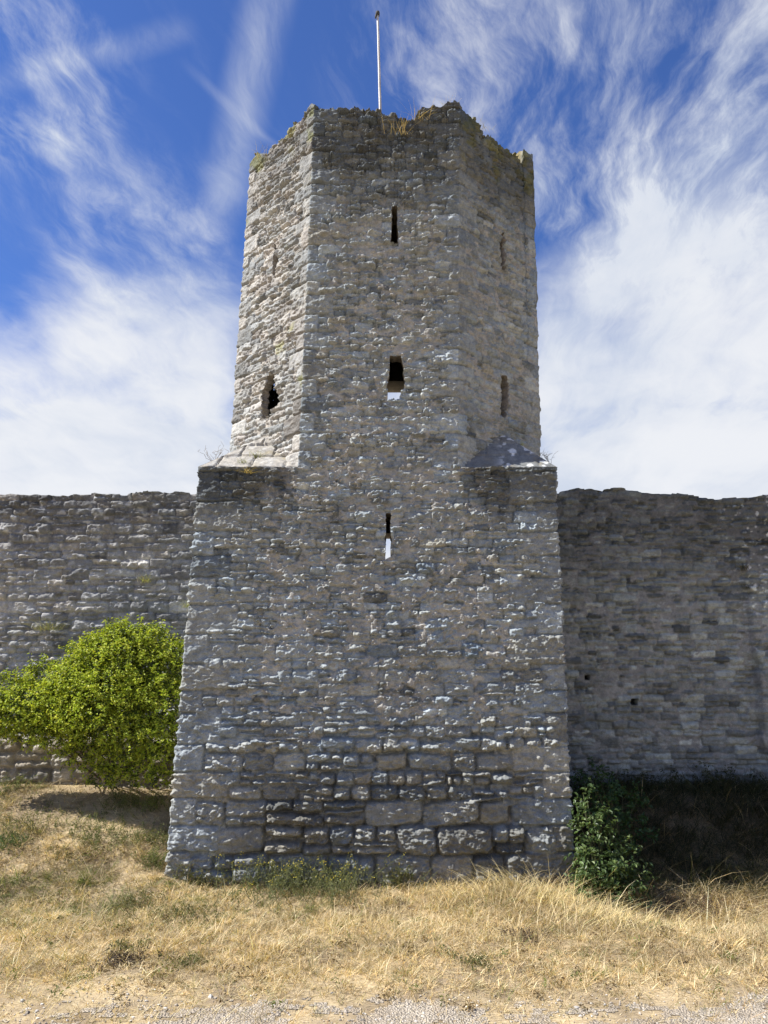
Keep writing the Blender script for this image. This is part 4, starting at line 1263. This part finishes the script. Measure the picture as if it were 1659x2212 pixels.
# ---- the round bush at the left wall
def big_bush():
    rng = np.random.default_rng(920)
    Yb = 15.15
    foot = ground_hit(225, 1690)
    foot[1] = max(foot[1], 15.2)
    foot[2] = float(gz(foot[0], foot[1]))
    t = thing('green_bush', foot, 'round bright green leafy bush growing against the left wall', 'bush')
    lobes = []          # photo position, distance, radius (m)
    for px, py, dy, r in ((258, 1462, 0.0, 0.92), (180, 1500, -0.1, 0.74), (335, 1455, -0.1, 0.56), (120, 1525, -0.1, 0.56), (60, 1530, 0.0, 0.55), (10, 1545, 0.0, 0.45),
                          (230, 1530, -0.3, 0.8), (320, 1520, -0.25, 0.65), (345, 1590, -0.35, 0.42), (300, 1600, -0.5, 0.42), (150, 1550, -0.25, 0.5), (285, 1400, 0.0, 0.50), (60, 1575, -0.1, 0.35), (130, 1595, -0.1, 0.36), (180, 1625, 0.0, 0.34), (245, 1655, 0.0, 0.3), (310, 1665, -0.1, 0.28), (215, 1680, -0.1, 0.26), (345, 1685, -0.2, 0.22), (270, 1690, -0.2, 0.22), (250, 1368, 0.0, 0.2), (330, 1372, 0.1, 0.2), (165, 1420, 0.0, 0.26),
                          (355, 1405, 0.0, 0.32), (215, 1415, 0.0, 0.42), (210, 1590, -0.1, 0.45), (270, 1625, -0.2, 0.4), (345, 1640, -0.4, 0.3), (100, 1560, -0.1, 0.42), (20, 1480, 0.1, 0.26), (95, 1455, 0.1, 0.3), (-30, 1560, 0.0, 0.4)):
        lobes.append((at(px, py, Yb + dy), r))
    P_, N_, Cc = [], [], []
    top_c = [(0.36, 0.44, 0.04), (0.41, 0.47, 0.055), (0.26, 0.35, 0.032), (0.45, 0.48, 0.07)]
    in_c = [(0.075, 0.105, 0.02), (0.055, 0.085, 0.02), (0.1, 0.13, 0.024)]  # inner leaves coloured darker: the crown's inner shade put into the colour
    twigs = []
    for c, r in lobes:
        # sprays: short leafy twigs whose leaves sit along them
        m = int(520 * r * r / 0.5 * (0.6 if c[2] < 2.1 else 1.0))
        dv = rng.normal(size=(m, 3)); dv[:, 2] += 0.25
        dv /= np.linalg.norm(dv, axis=1)[:, None]
        rad = r * (0.62 + 0.42 * rng.random(m) ** 0.6) * (1 + 0.26 * vn(dv[:, 0] * 3 + c[0], dv[:, 2] * 3 + dv[:, 1] * 2, 0.5, 0.5, 921))
        p0 = c + dv * rad[:, None] * np.array([1, 0.72, 0.82])
        tw = dv * 0.6 + rng.normal(size=(m, 3)) * 0.45 + np.array([0, 0, 0.25])
        tw /= np.linalg.norm(tw, axis=1)[:, None]
        ln = rng.uniform(0.10, 0.26, m)
        k = 13
        s = rng.random((m, k))
        pos = p0[:, None] + tw[:, None] * (s * ln[:, None])[..., None] + rng.normal(size=(m, k, 3)) * 0.022
        nr_ = dv[:, None] * 0.5 + np.array([0, 0, 0.75]) + rng.normal(size=(m, k, 3)) * 0.45
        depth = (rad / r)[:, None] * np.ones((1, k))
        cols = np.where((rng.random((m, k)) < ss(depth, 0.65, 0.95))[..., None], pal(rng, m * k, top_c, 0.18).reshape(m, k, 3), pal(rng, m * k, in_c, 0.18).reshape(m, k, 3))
        P_.append(pos.reshape(-1, 3)); N_.append(nr_.reshape(-1, 3)); Cc.append(cols.reshape(-1, 3))
    P_, N_, Cc = np.concatenate(P_), np.concatenate(N_), np.concatenate(Cc)
    ok = (P_[:, 2] > foot[2] + 0.1) & (P_[:, 1] < PL - 0.02 + 2 * (P_[:, 2] > zp_top) ) & (P_[:, 1] < WALL - 0.06)
    ok &= ~((P_[:, 0] > bl(P_[:, 2]) - 0.05) & (P_[:, 1] > FRONT))
    P_, N_, Cc = P_[ok], N_[ok], Cc[ok]
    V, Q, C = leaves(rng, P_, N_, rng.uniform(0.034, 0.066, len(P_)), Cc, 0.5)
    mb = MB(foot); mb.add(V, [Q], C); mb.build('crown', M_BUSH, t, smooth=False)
    mb = MB(foot)
    for k in range(15):
        c, r = lobes[rng.integers(len(lobes) - 3)]
        e = c + rng.normal(0, 0.2, 3) * np.array([1, 0.4, 0.5])
        b = foot + np.array([rng.normal(0, 0.22), rng.normal(0, 0.1), -0.05])
        tt = np.linspace(0, 1, 9)[:, None]
        mid = (b + e) / 2 + np.array([0, 0, 0.25]) + rng.normal(0, 0.12, 3)
        pts = b * (1 - tt) ** 2 + 2 * mid * tt * (1 - tt) + e * tt ** 2
        mb.tube(pts, np.linspace(rng.uniform(0.018, 0.036), 0.005, 9), np.array([0.09, 0.07, 0.05]), 6)
    mb.build('stems', M_BARK, t)


big_bush()


def leafy_shrub(name, foot, lobes, label, cols, mat, size, dens, seed, group=None, cat='shrub', aspect=0.5, clump=9, stem_col=(0.12, 0.13, 0.06)):
    rng = np.random.default_rng(seed)
    foot = np.asarray(foot, float)
    t = thing(name, foot, label, cat, group)
    ml, ms = MB(foot), MB(foot)
    P_, N_, Cc = [], [], []
    for c, r in lobes:
        c = np.asarray(c, float)
        m = max(3, int(dens * r * r))
        dv = rng.normal(size=(m, 3)); dv[:, 2] += 0.2
        dv /= np.linalg.norm(dv, axis=1)[:, None]
        p0 = c + dv * (r * rng.random(m)[:, None] ** 0.45)
        tw = dv * 0.8 + rng.normal(size=(m, 3)) * 0.4 + np.array([0, 0, -0.1])
        tw /= np.linalg.norm(tw, axis=1)[:, None]
        s = rng.random((m, clump))
        pos = p0[:, None] + tw[:, None] * (s * size * 3.0)[..., None] + rng.normal(size=(m, clump, 3)) * size * 0.35
        nr_ = dv[:, None] * 0.45 + np.array([-0.1, -0.15, 0.7]) + rng.normal(size=(m, clump, 3)) * 0.4
        P_.append(pos.reshape(-1, 3)); N_.append(nr_.reshape(-1, 3)); Cc.append(pal(rng, m * clump, cols, 0.2))
        for k in range(3):
            e = c + rng.normal(0, r * 0.35, 3)
            b = foot + np.array([rng.normal(0, 0.08), rng.normal(0, 0.05), -0.04])
            tt = np.linspace(0, 1, 7)[:, None]
            mid = (b + e) / 2 + np.array([0, 0, 0.12])
            ms.tube(b * (1 - tt) ** 2 + 2 * mid * tt * (1 - tt) + e * tt ** 2, np.linspace(0.012, 0.003, 7), np.array(stem_col), 5)
    P_, N_, Cc = np.concatenate(P_), np.concatenate(N_), np.concatenate(Cc)
    ok = P_[:, 2] > gz(P_[:, 0], P_[:, 1]) + 0.01
    ok &= ~((P_[:, 0] < br_(P_[:, 2]) + 0.03) & (P_[:, 0] > bl(P_[:, 2]) - 0.03) & (P_[:, 1] > FRONT - 0.03))
    ok &= ~((P_[:, 1] > WALL - 0.05) & (np.abs(P_[:, 0]) > 3))
    V, Q, C = leaves(rng, P_[ok], N_[ok], rng.uniform(0.7, 1.3, ok.sum()) * size, Cc[ok], aspect)
    ml.add(V, [Q], C)
    ml.build('leaves', mat, t, smooth=False)
    ms.build('stems', M_BARK, t)
    return t


ELD = [(0.075, 0.12, 0.04), (0.09, 0.14, 0.05), (0.055, 0.09, 0.03), (0.12, 0.165, 0.06)]
Ye = 13.05
lob = [(at(px, py, Ye + dy), r) for px, py, dy, r in ((1285, 1880, 0, 0.34), (1300, 1830, 0.1, 0.26), (1272, 1790, 0.12, 0.2), (1330, 1900, 0.0, 0.34), (1375, 1905, 0.05, 0.2), (1262, 1730, 0.15, 0.13),
                                                      (1335, 1830, 0.2, 0.17), (1300, 1760, 0.15, 0.14), (1280, 1930, -0.1, 0.3), (1350, 1940, -0.05, 0.25))]
ft = ground_hit(1310, 1955); ft[1] = 13.3; ft[2] = float(gz(ft[0], 13.3))
leafy_shrub('elder_shrub', ft, lob, 'glossy dark green shrub at the right foot of the tower, half in sunlight', ELD, M_ELDER, 0.08, 430, 930, cat='shrub')
lob2 = [(at(px, py, 14.3), r) for px, py, r in ((1310, 1745, 0.35), (1360, 1740, 0.32), (1300, 1690, 0.25), (1370, 1800, 0.3), (1270, 1700, 0.25), (1330, 1860, 0.3))]
ft2 = np.array([float(at(1330, 1800, 14.3)[0]), 14.3, float(gz(at(1330, 1800, 14.3)[0], 14.3))])
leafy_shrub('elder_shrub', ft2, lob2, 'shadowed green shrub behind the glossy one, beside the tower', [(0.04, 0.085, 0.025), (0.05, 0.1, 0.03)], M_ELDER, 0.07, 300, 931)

# shadowed undergrowth along the right wall
rng = np.random.default_rng(940)
for i, (px, hh, lab) in enumerate(((1285, 0.34, 'dark leafy weed in shade at the wall foot, nearest the tower'), (1345, 0.24, 'low dark weed in shade at the wall foot, second from the tower'),
                                   (1420, 0.30, 'dark weed in shade at the wall foot between two lower ones'), (1490, 0.24, 'small dark weed in shade left of the tallest wall weed'),
                                   (1560, 0.42, 'tallest dark pointed weed in shade at the right wall foot'), (1635, 0.22, 'low dark weed at the foot of the wall by the right edge'))):
    x = float(at(px, 1680, 16.1)[0]); y = 16.15 - 0.1 * (i % 2)
    z = float(gz(x, y))
    lob = [((x + rng.normal(0, 0.12), y - 0.1, z + hh * 0.4), 0.22), ((x + rng.normal(0, 0.2), y, z + hh * 0.8), 0.16), ((x + rng.normal(0, 0.3), y - 0.1, z + hh * 0.3), 0.2)]
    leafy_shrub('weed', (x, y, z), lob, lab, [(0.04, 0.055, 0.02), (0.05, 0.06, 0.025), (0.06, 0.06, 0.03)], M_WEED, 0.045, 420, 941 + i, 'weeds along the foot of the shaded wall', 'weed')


# ---- weeds on the open ground
def weed(px, py, h, r, n, label, cols, seed, group=None, flowers=None, leaf=0.03, name='weed', lean=0.35, stemc=(0.16, 0.17, 0.07), lpn=16, cat='weed', Y=None):
    rng = np.random.default_rng(seed)
    foot = ground_hit(px, py)
    if Y: foot = np.array([float(at(px, py, Y)[0]), Y, float(gz(at(px, py, Y)[0], Y))])
    t = thing(name, foot, label, cat, group)
    ms, ml, mf = MB(foot), MB(foot), MB(foot)
    P_, tip = [], []
    for k in range(n):
        b = foot + np.array([rng.normal(0, r * 0.4), rng.normal(0, r * 0.3), 0])
        b[2] = float(gz(b[0], b[1])) - 0.01
        dr = np.array([rng.normal(0, lean), rng.normal(0, lean) - 0.1, 1.0])
        hh = h * rng.uniform(0.55, 1.1)
        tt = np.linspace(0, 1, 6)[:, None]
        pts = b + dr * hh * tt + np.array([rng.normal(0, 0.1), rng.normal(0, 0.1), -0.05]) * hh * tt ** 2
        pts[:, 1] = np.minimum(pts[:, 1], np.where((pts[:, 0] > bl(0.3)) & (pts[:, 0] < br_(0.3)), FRONT - 0.08, 99))
        ms.tube(pts, np.linspace(0.0045, 0.002, 6), np.array(stemc), 4, False)
        s = rng.uniform(0.12, 1.0, lpn)
        P_.append(pts[0] + (pts[-1] - pts[0]) * s[:, None] + rng.normal(0, 0.022, (lpn, 3)))
        tip.append(pts[-1])
    P_ = np.concatenate(P_)
    P_[:, 2] = np.maximum(P_[:, 2], gz(P_[:, 0], P_[:, 1]) + 0.01)
    nr_ = rng.normal(size=P_.shape) * 0.6 + np.array([0, -0.2, 0.5])
    V, Q, C = leaves(rng, P_, nr_, rng.uniform(0.6, 1.4, len(P_)) * leaf, pal(rng, len(P_), cols, 0.2), 0.32)
    ml.add(V, [Q], C)
    ml.build('leaves', M_WEED, t, smooth=False)
    ms.build('stems', M_BARK, t)
    if flowers is not None:
        tip = np.array(tip)
        F_ = np.repeat(tip[::2], 3, axis=0) + rng.normal(0, 0.02, (len(tip[::2]) * 3, 3))
        V, Q, C = leaves(rng, F_, rng.normal(size=F_.shape) + np.array([0, -0.4, 0.6]), np.full(len(F_), 0.016), pal(rng, len(F_), flowers, 0.1), 0.9)
        mf.add(V, [Q], C)
        mf.build('flowers', M_WEED, t, smooth=False)['kind'] = 'stuff'
    return t


GW = [(0.12, 0.15, 0.055), (0.16, 0.19, 0.07), (0.10, 0.125, 0.05), (0.2, 0.21, 0.09)]
GO = [(0.19, 0.19, 0.085), (0.15, 0.16, 0.07), (0.25, 0.22, 0.11), (0.11, 0.13, 0.05)]
weed(665, 1930, 0.55, 1.5, 240, 'wide grey green weed with small yellow flowers before the tower foot', [(0.17, 0.19, 0.1), (0.13, 0.16, 0.08), (0.21, 0.22, 0.12), (0.1, 0.125, 0.06)], 950, flowers=[(0.6, 0.5, 0.05), (0.7, 0.6, 0.1)], lean=0.45, cat='flowering weed', name='flowering_weed', lpn=20)
weed(872, 1908, 0.34, 0.35, 45, 'small olive weed standing right of the flowering weed at the tower', GO, 951, lean=0.4, lpn=16)
weed(430, 1900, 0.22, 0.7, 45, 'brownish green weed at the tower foot near its left corner', GO + [(0.2, 0.15, 0.08)], 952, lean=0.5)
WG = 'green weeds on the left slope'
for i, (px, py, h, r, n, cols, lab) in enumerate((
        (60, 1790, 0.26, 0.5, 45, GO, 'olive weed patch near the left edge below the low wall'),
        (15, 1830, 0.22, 0.4, 45, [(0.06, 0.12, 0.04), (0.08, 0.14, 0.05)], 'fresh dark green weed at the very left edge of the slope'),
        (20, 1710, 0.3, 0.45, 40, GW, 'green weed growing against the low wall at the left edge'),
        (215, 1810, 0.22, 0.8, 80, GW, 'broad green weed patch below the bush shadow'),
        (320, 1745, 0.34, 0.5, 50, [(0.22, 0.27, 0.06), (0.18, 0.22, 0.06), (0.28, 0.3, 0.09)], 'bright yellow green weed between the bush and the tower corner'),
        (330, 1815, 0.24, 0.5, 55, GW + GO, 'green weed hugging the lower left edge of the tower'),
        (265, 1740, 0.26, 0.5, 40, GW, 'weed at the right end of the bush shadow'),
        (178, 1912, 0.12, 0.12, 16, [(0.12, 0.17, 0.05), (0.2, 0.22, 0.07)], 'tiny lone green weed in the straw left of the tower'),
        (330, 1870, 0.28, 0.25, 40, GW, 'upright green weed at the bottom left corner of the tower'),
        (390, 1985, 0.2, 0.9, 70, GO + [(0.22, 0.17, 0.1)], 'wide faded olive weed patch in front of the left tower corner'),
        (290, 1960, 0.18, 0.5, 40, GO + [(0.22, 0.17, 0.1)], 'faded weed patch left of the widest faded one'),
        (140, 1850, 0.15, 0.5, 34, GO + DULL, 'thin brownish weed patch on the middle of the slope'))):
    weed(px, py, h, r, n, lab, cols, 960 + i, WG, lean=0.5)
DEAD = [(0.06, 0.045, 0.04), (0.09, 0.07, 0.055), (0.12, 0.09, 0.07), (0.05, 0.035, 0.035)]
weed(262, 2083, 0.12, 0.35, 34, 'dead blackish plant lying in the foreground straw', DEAD, 980, lean=0.8, stemc=(0.06, 0.045, 0.04), cat='dead plant', name='dead_plant')
for i, (px, py, h, r, lab) in enumerate(((1440, 1975, 0.34, 0.5, 'dark dry seed heads in front of the glossy shrub'), (1535, 1970, 0.32, 0.45, 'dark dry seed heads farthest right at the shadow edge'),
                                         (1130, 2030, 0.16, 0.5, 'dark tangle of dry stalks in the straw right of centre'), (1180, 1900, 0.2, 0.3, 'dark dry stalks at the tower foot near its right corner'))):
    weed(px, py, h, r, 40, lab, DEAD + [(0.2, 0.15, 0.1)], 985 + i, 'clumps of dark dry stalks', lean=0.5, stemc=(0.16, 0.11, 0.07), leaf=0.022, cat='dead plant', name='dead_plant')
for i, (px, py, lab) in enumerate(((270, 2052, 'small olive weed in the foreground left of the middle'), (395, 2085, 'small grey weed low in the foreground right of the dead plant'), (1020, 2082, 'small olive weed at the path edge below the right half of the tower'))):
    weed(px, py, 0.12, 0.3, 22, lab, GO, 992 + i, 'small weeds in the foreground straw', lean=0.6)


# ---- tufts of grass: tall clumps on the ground, tufts rooted in the masonry
def tuft(name, foot, n, h, spread, label, cols, seed, group=None, lean=(0.1, 0.9), curl=(0.1, 0.8), yaw=None, wid=0.006, cat='grass tuft', on_ground=False):
    rng = np.random.default_rng(seed)
    foot = np.asarray(foot, float)
    b = foot + np.stack([rng.normal(0, spread, n), rng.normal(0, spread * 0.4, n) - (0 if on_ground else 0.02), rng.normal(0, 0.01, n)], -1)
    if on_ground:
        b[:, 2] = gz(b[:, 0], b[:, 1]) - 0.01
        b[:, 1] = np.where((b[:, 0] > bl(0)) & (b[:, 0] < br_(0)), np.minimum(b[:, 1], FRONT - 0.08), b[:, 1])
    yw = rng.uniform(0, 2 * np.pi, n) if yaw is None else rng.normal(yaw[0], yaw[1], n)
    V, Q, C = blades(rng, b, h * rng.uniform(0.5, 1.15, n), np.full(n, wid) * rng.uniform(0.7, 1.3, n), rng.uniform(*lean, n), rng.uniform(*curl, n), pal(rng, n, cols, 0.15), yw)
    o = obj(name, raw_mesh(name, V - foot, Q, np.full(len(Q), 4), C), M_STRAW)
    o.location = foot
    tag(o, label, cat, group)
    return o


PALE = [(0.62, 0.52, 0.28), (0.55, 0.45, 0.23), (0.7, 0.6, 0.36)]
TG = 'tall dry grass clumps in front of the tower'
for i, (px, py, n, h, sp, yw, lab) in enumerate((
        (1120, 1925, 140, 0.58, 0.35, (2.9, 0.7), 'tallest pale grass arching over the right end of the tower foot'),
        (1190, 1960, 130, 0.58, 0.35, (0.4, 0.8), 'pale arching grass just left of the glossy shrub'),
        (1040, 1945, 90, 0.42, 0.4, (3.0, 1.0), 'tall straw clump before the tower, left of the tallest one'),
        (1290, 1990, 110, 0.46, 0.4, (0.2, 0.9), 'tall straw clump right in front of the glossy shrub'),
        (1370, 2010, 90, 0.36, 0.45, (0.2, 1.0), 'straw clump below the dark seed heads'),
        (1560, 2010, 120, 0.22, 0.6, (0.2, 1.2), 'straw clump at the lit edge of the tower shadow'),
        (1640, 2000, 80, 0.2, 0.4, (0.2, 1.2), 'straw clump at the right edge of the photo'))):
    tuft('grass_clump', ground_hit(px, py), n, h, sp, lab, PALE, 1000 + i, TG, yaw=yw, on_ground=True, lean=(0.2, 1.0), curl=(0.2, 1.1), cat='grass clump')
for i, (px, py, n, lab) in enumerate(((560, 1960, 60, 'golden straw clump below the flowering weed'), (720, 1990, 60, 'golden straw clump under the middle of the tower'),
                                      (470, 2040, 50, 'straw clump in front of the left half of the tower'), (900, 2000, 60, 'golden straw clump below the small olive weed'))):
    tuft('grass_clump', ground_hit(px, py), n, 0.24, 0.4, lab, STRAW, 1010 + i, TG, yaw=(0.3, 1.2), on_ground=True, cat='grass clump')
FG = 'single grass stalks at the near edge of the path'
for i, (px, py, n, h, yw, lab) in enumerate(((380, 2205, 16, 0.42, (0.5, 0.4), 'pale bent grass stalks at the bottom edge left of the middle'), (120, 2205, 14, 0.42, (0.4, 0.6), 'pale bent grass stalks at the bottom left'),
                                             (640, 2205, 9, 0.30, (0.8, 0.9), 'thin reddish stalks at the bottom edge near the middle'), (1010, 2212, 10, 0.34, (1.2, 1.0), 'thin stalks at the bottom edge right of the middle'),
                                             (1600, 2195, 16, 0.5, (1.6, 1.0), 'thin brown stalks at the bottom right corner'))):
    tuft('grass_stalk', ground_hit(px, py), n, h, 0.22, lab, PALE if i < 2 else [(0.42, 0.27, 0.14), (0.5, 0.38, 0.2)], 1020 + i, FG, lean=(0.3, 1.1), curl=(0.1, 0.7), yaw=yw, wid=0.005, on_ground=True, cat='grass')

WT = 'grass tufts rooted in the stonework'
zc = lambda px, py, Y: at(px, py, Y)
tuft('grass_tuft', zc(105, 1362, WALL - 0.05), 120, 0.40, 0.16, 'largest faded green tuft growing out of the left wall above the bush', [(0.3, 0.3, 0.16), (0.38, 0.35, 0.2), (0.18, 0.2, 0.08)], 1030, WT, (0.2, 1.2), (0.3, 1.4))
tuft('grass_tuft', zc(316, 1258, WALL - 0.05), 50, 0.24, 0.06, 'small yellowish tuft in the left wall above the bush top', [(0.3, 0.33, 0.1), (0.4, 0.35, 0.18)], 1031, WT)
tuft('grass_tuft', zc(402, 1312, WALL - 0.05), 40, 0.2, 0.05, 'small tuft in the left wall beside the tower edge', [(0.25, 0.28, 0.1), (0.35, 0.33, 0.15)], 1032, WT)
tuft('grass_tuft', zc(1606, 1232, WALL - 0.06), 60, 0.22, 0.07, 'upper of two dark tufts in the shaded right wall', [(0.08, 0.08, 0.03), (0.14, 0.11, 0.05)], 1033, WT)
tuft('grass_tuft', zc(1617, 1272, WALL - 0.06), 60, 0.2, 0.09, 'lower of two dark tufts in the shaded right wall', [(0.08, 0.08, 0.03), (0.14, 0.13, 0.06)], 1034, WT)
tuft('grass_tuft', zc(868, 292, FRONT - 0.05), 40, 0.34, 0.14, 'dry tuft hanging in the notch of the tower crest', [(0.5, 0.38, 0.2), (0.42, 0.32, 0.16)], 1035, WT)
tuft('grass_tuft', zc(905, 262, FRONT - 0.02), 40, 0.36, 0.1, 'dry tuft on the crest right of the flagpole', [(0.5, 0.38, 0.2), (0.42, 0.32, 0.16)], 1036, WT)
tuft('grass_tuft', zc(968, 236, FRONT + 0.15), 30, 0.26, 0.07, 'pale tuft on top of the crest near its right front corner', [(0.55, 0.45, 0.25)], 1037, WT)
tuft('grass_tuft', zc(575, 345, FRONT + 1.3), 50, 0.28, 0.2, 'mossy dry tuft on the crest of the left face', [(0.3, 0.25, 0.1), (0.42, 0.34, 0.15)], 1038, WT)
tuft('grass_tuft', zc(1042, 285, FRONT + 0.8), 30, 0.22, 0.1, 'dry tuft on the crest of the right face', [(0.4, 0.33, 0.15)], 1039, WT)
tuft('grass_tuft', zc(553, 992, FRONT + 0.35), 60, 0.2, 0.06, 'green tuft on the sunlit left shoulder', [(0.16, 0.2, 0.05), (0.25, 0.25, 0.09)], 1040, WT)
tuft('grass_tuft', zc(524, 1002, FRONT + 0.12), 35, 0.13, 0.05, 'smaller green tuft left of the bigger one on the left shoulder', [(0.2, 0.22, 0.06)], 1041, WT)
tuft('grass_tuft', zc(535, 1022, FRONT - 0.09), 40, 0.14, 0.05, 'yellowish tuft under the ledge of the left shoulder', [(0.42, 0.32, 0.12)], 1042, WT, lean=(0.5, 1.5), curl=(0.8, 1.8))


def twig(foot, h, label, seed, rad=0.0045):
    rng = np.random.default_rng(seed)
    foot = np.asarray(foot, float)
    mb = MB(foot)
    for k in range(8):
        d = np.array([rng.normal(0, 0.5), rng.normal(0, 0.3), 1.0]) * h * rng.uniform(0.5, 1)
        tt = np.linspace(0, 1, 5)[:, None]
        pts = foot + d * tt + rng.normal(0, 0.02, (5, 3)) * tt
        mb.tube(pts, np.linspace(rad, rad * 0.4, 5), np.array([0.2, 0.16, 0.12]), 4)
        for j in (2, 3, 4):
            e = pts[j] + np.array([rng.normal(0, 0.12), rng.normal(0, 0.06), rng.uniform(0.02, 0.14)]) * h * 2
            mb.tube([pts[j], e], [rad * 0.6, rad * 0.4], np.array([0.2, 0.16, 0.12]), 4)
    o = mb.build('dry_twig', M_BARK)
    o.location = foot
    tag(o, label, 'twig', 'bare twigs on the tower shoulders')


twig(zc(462, 1000, FRONT + 0.5), 0.34, 'bare dry twigs on the left shoulder against the sky', 1050)
twig(zc(1188, 1005, FRONT + 0.5), 0.3, 'bare dry twigs on the right shoulder against the sky', 1051)
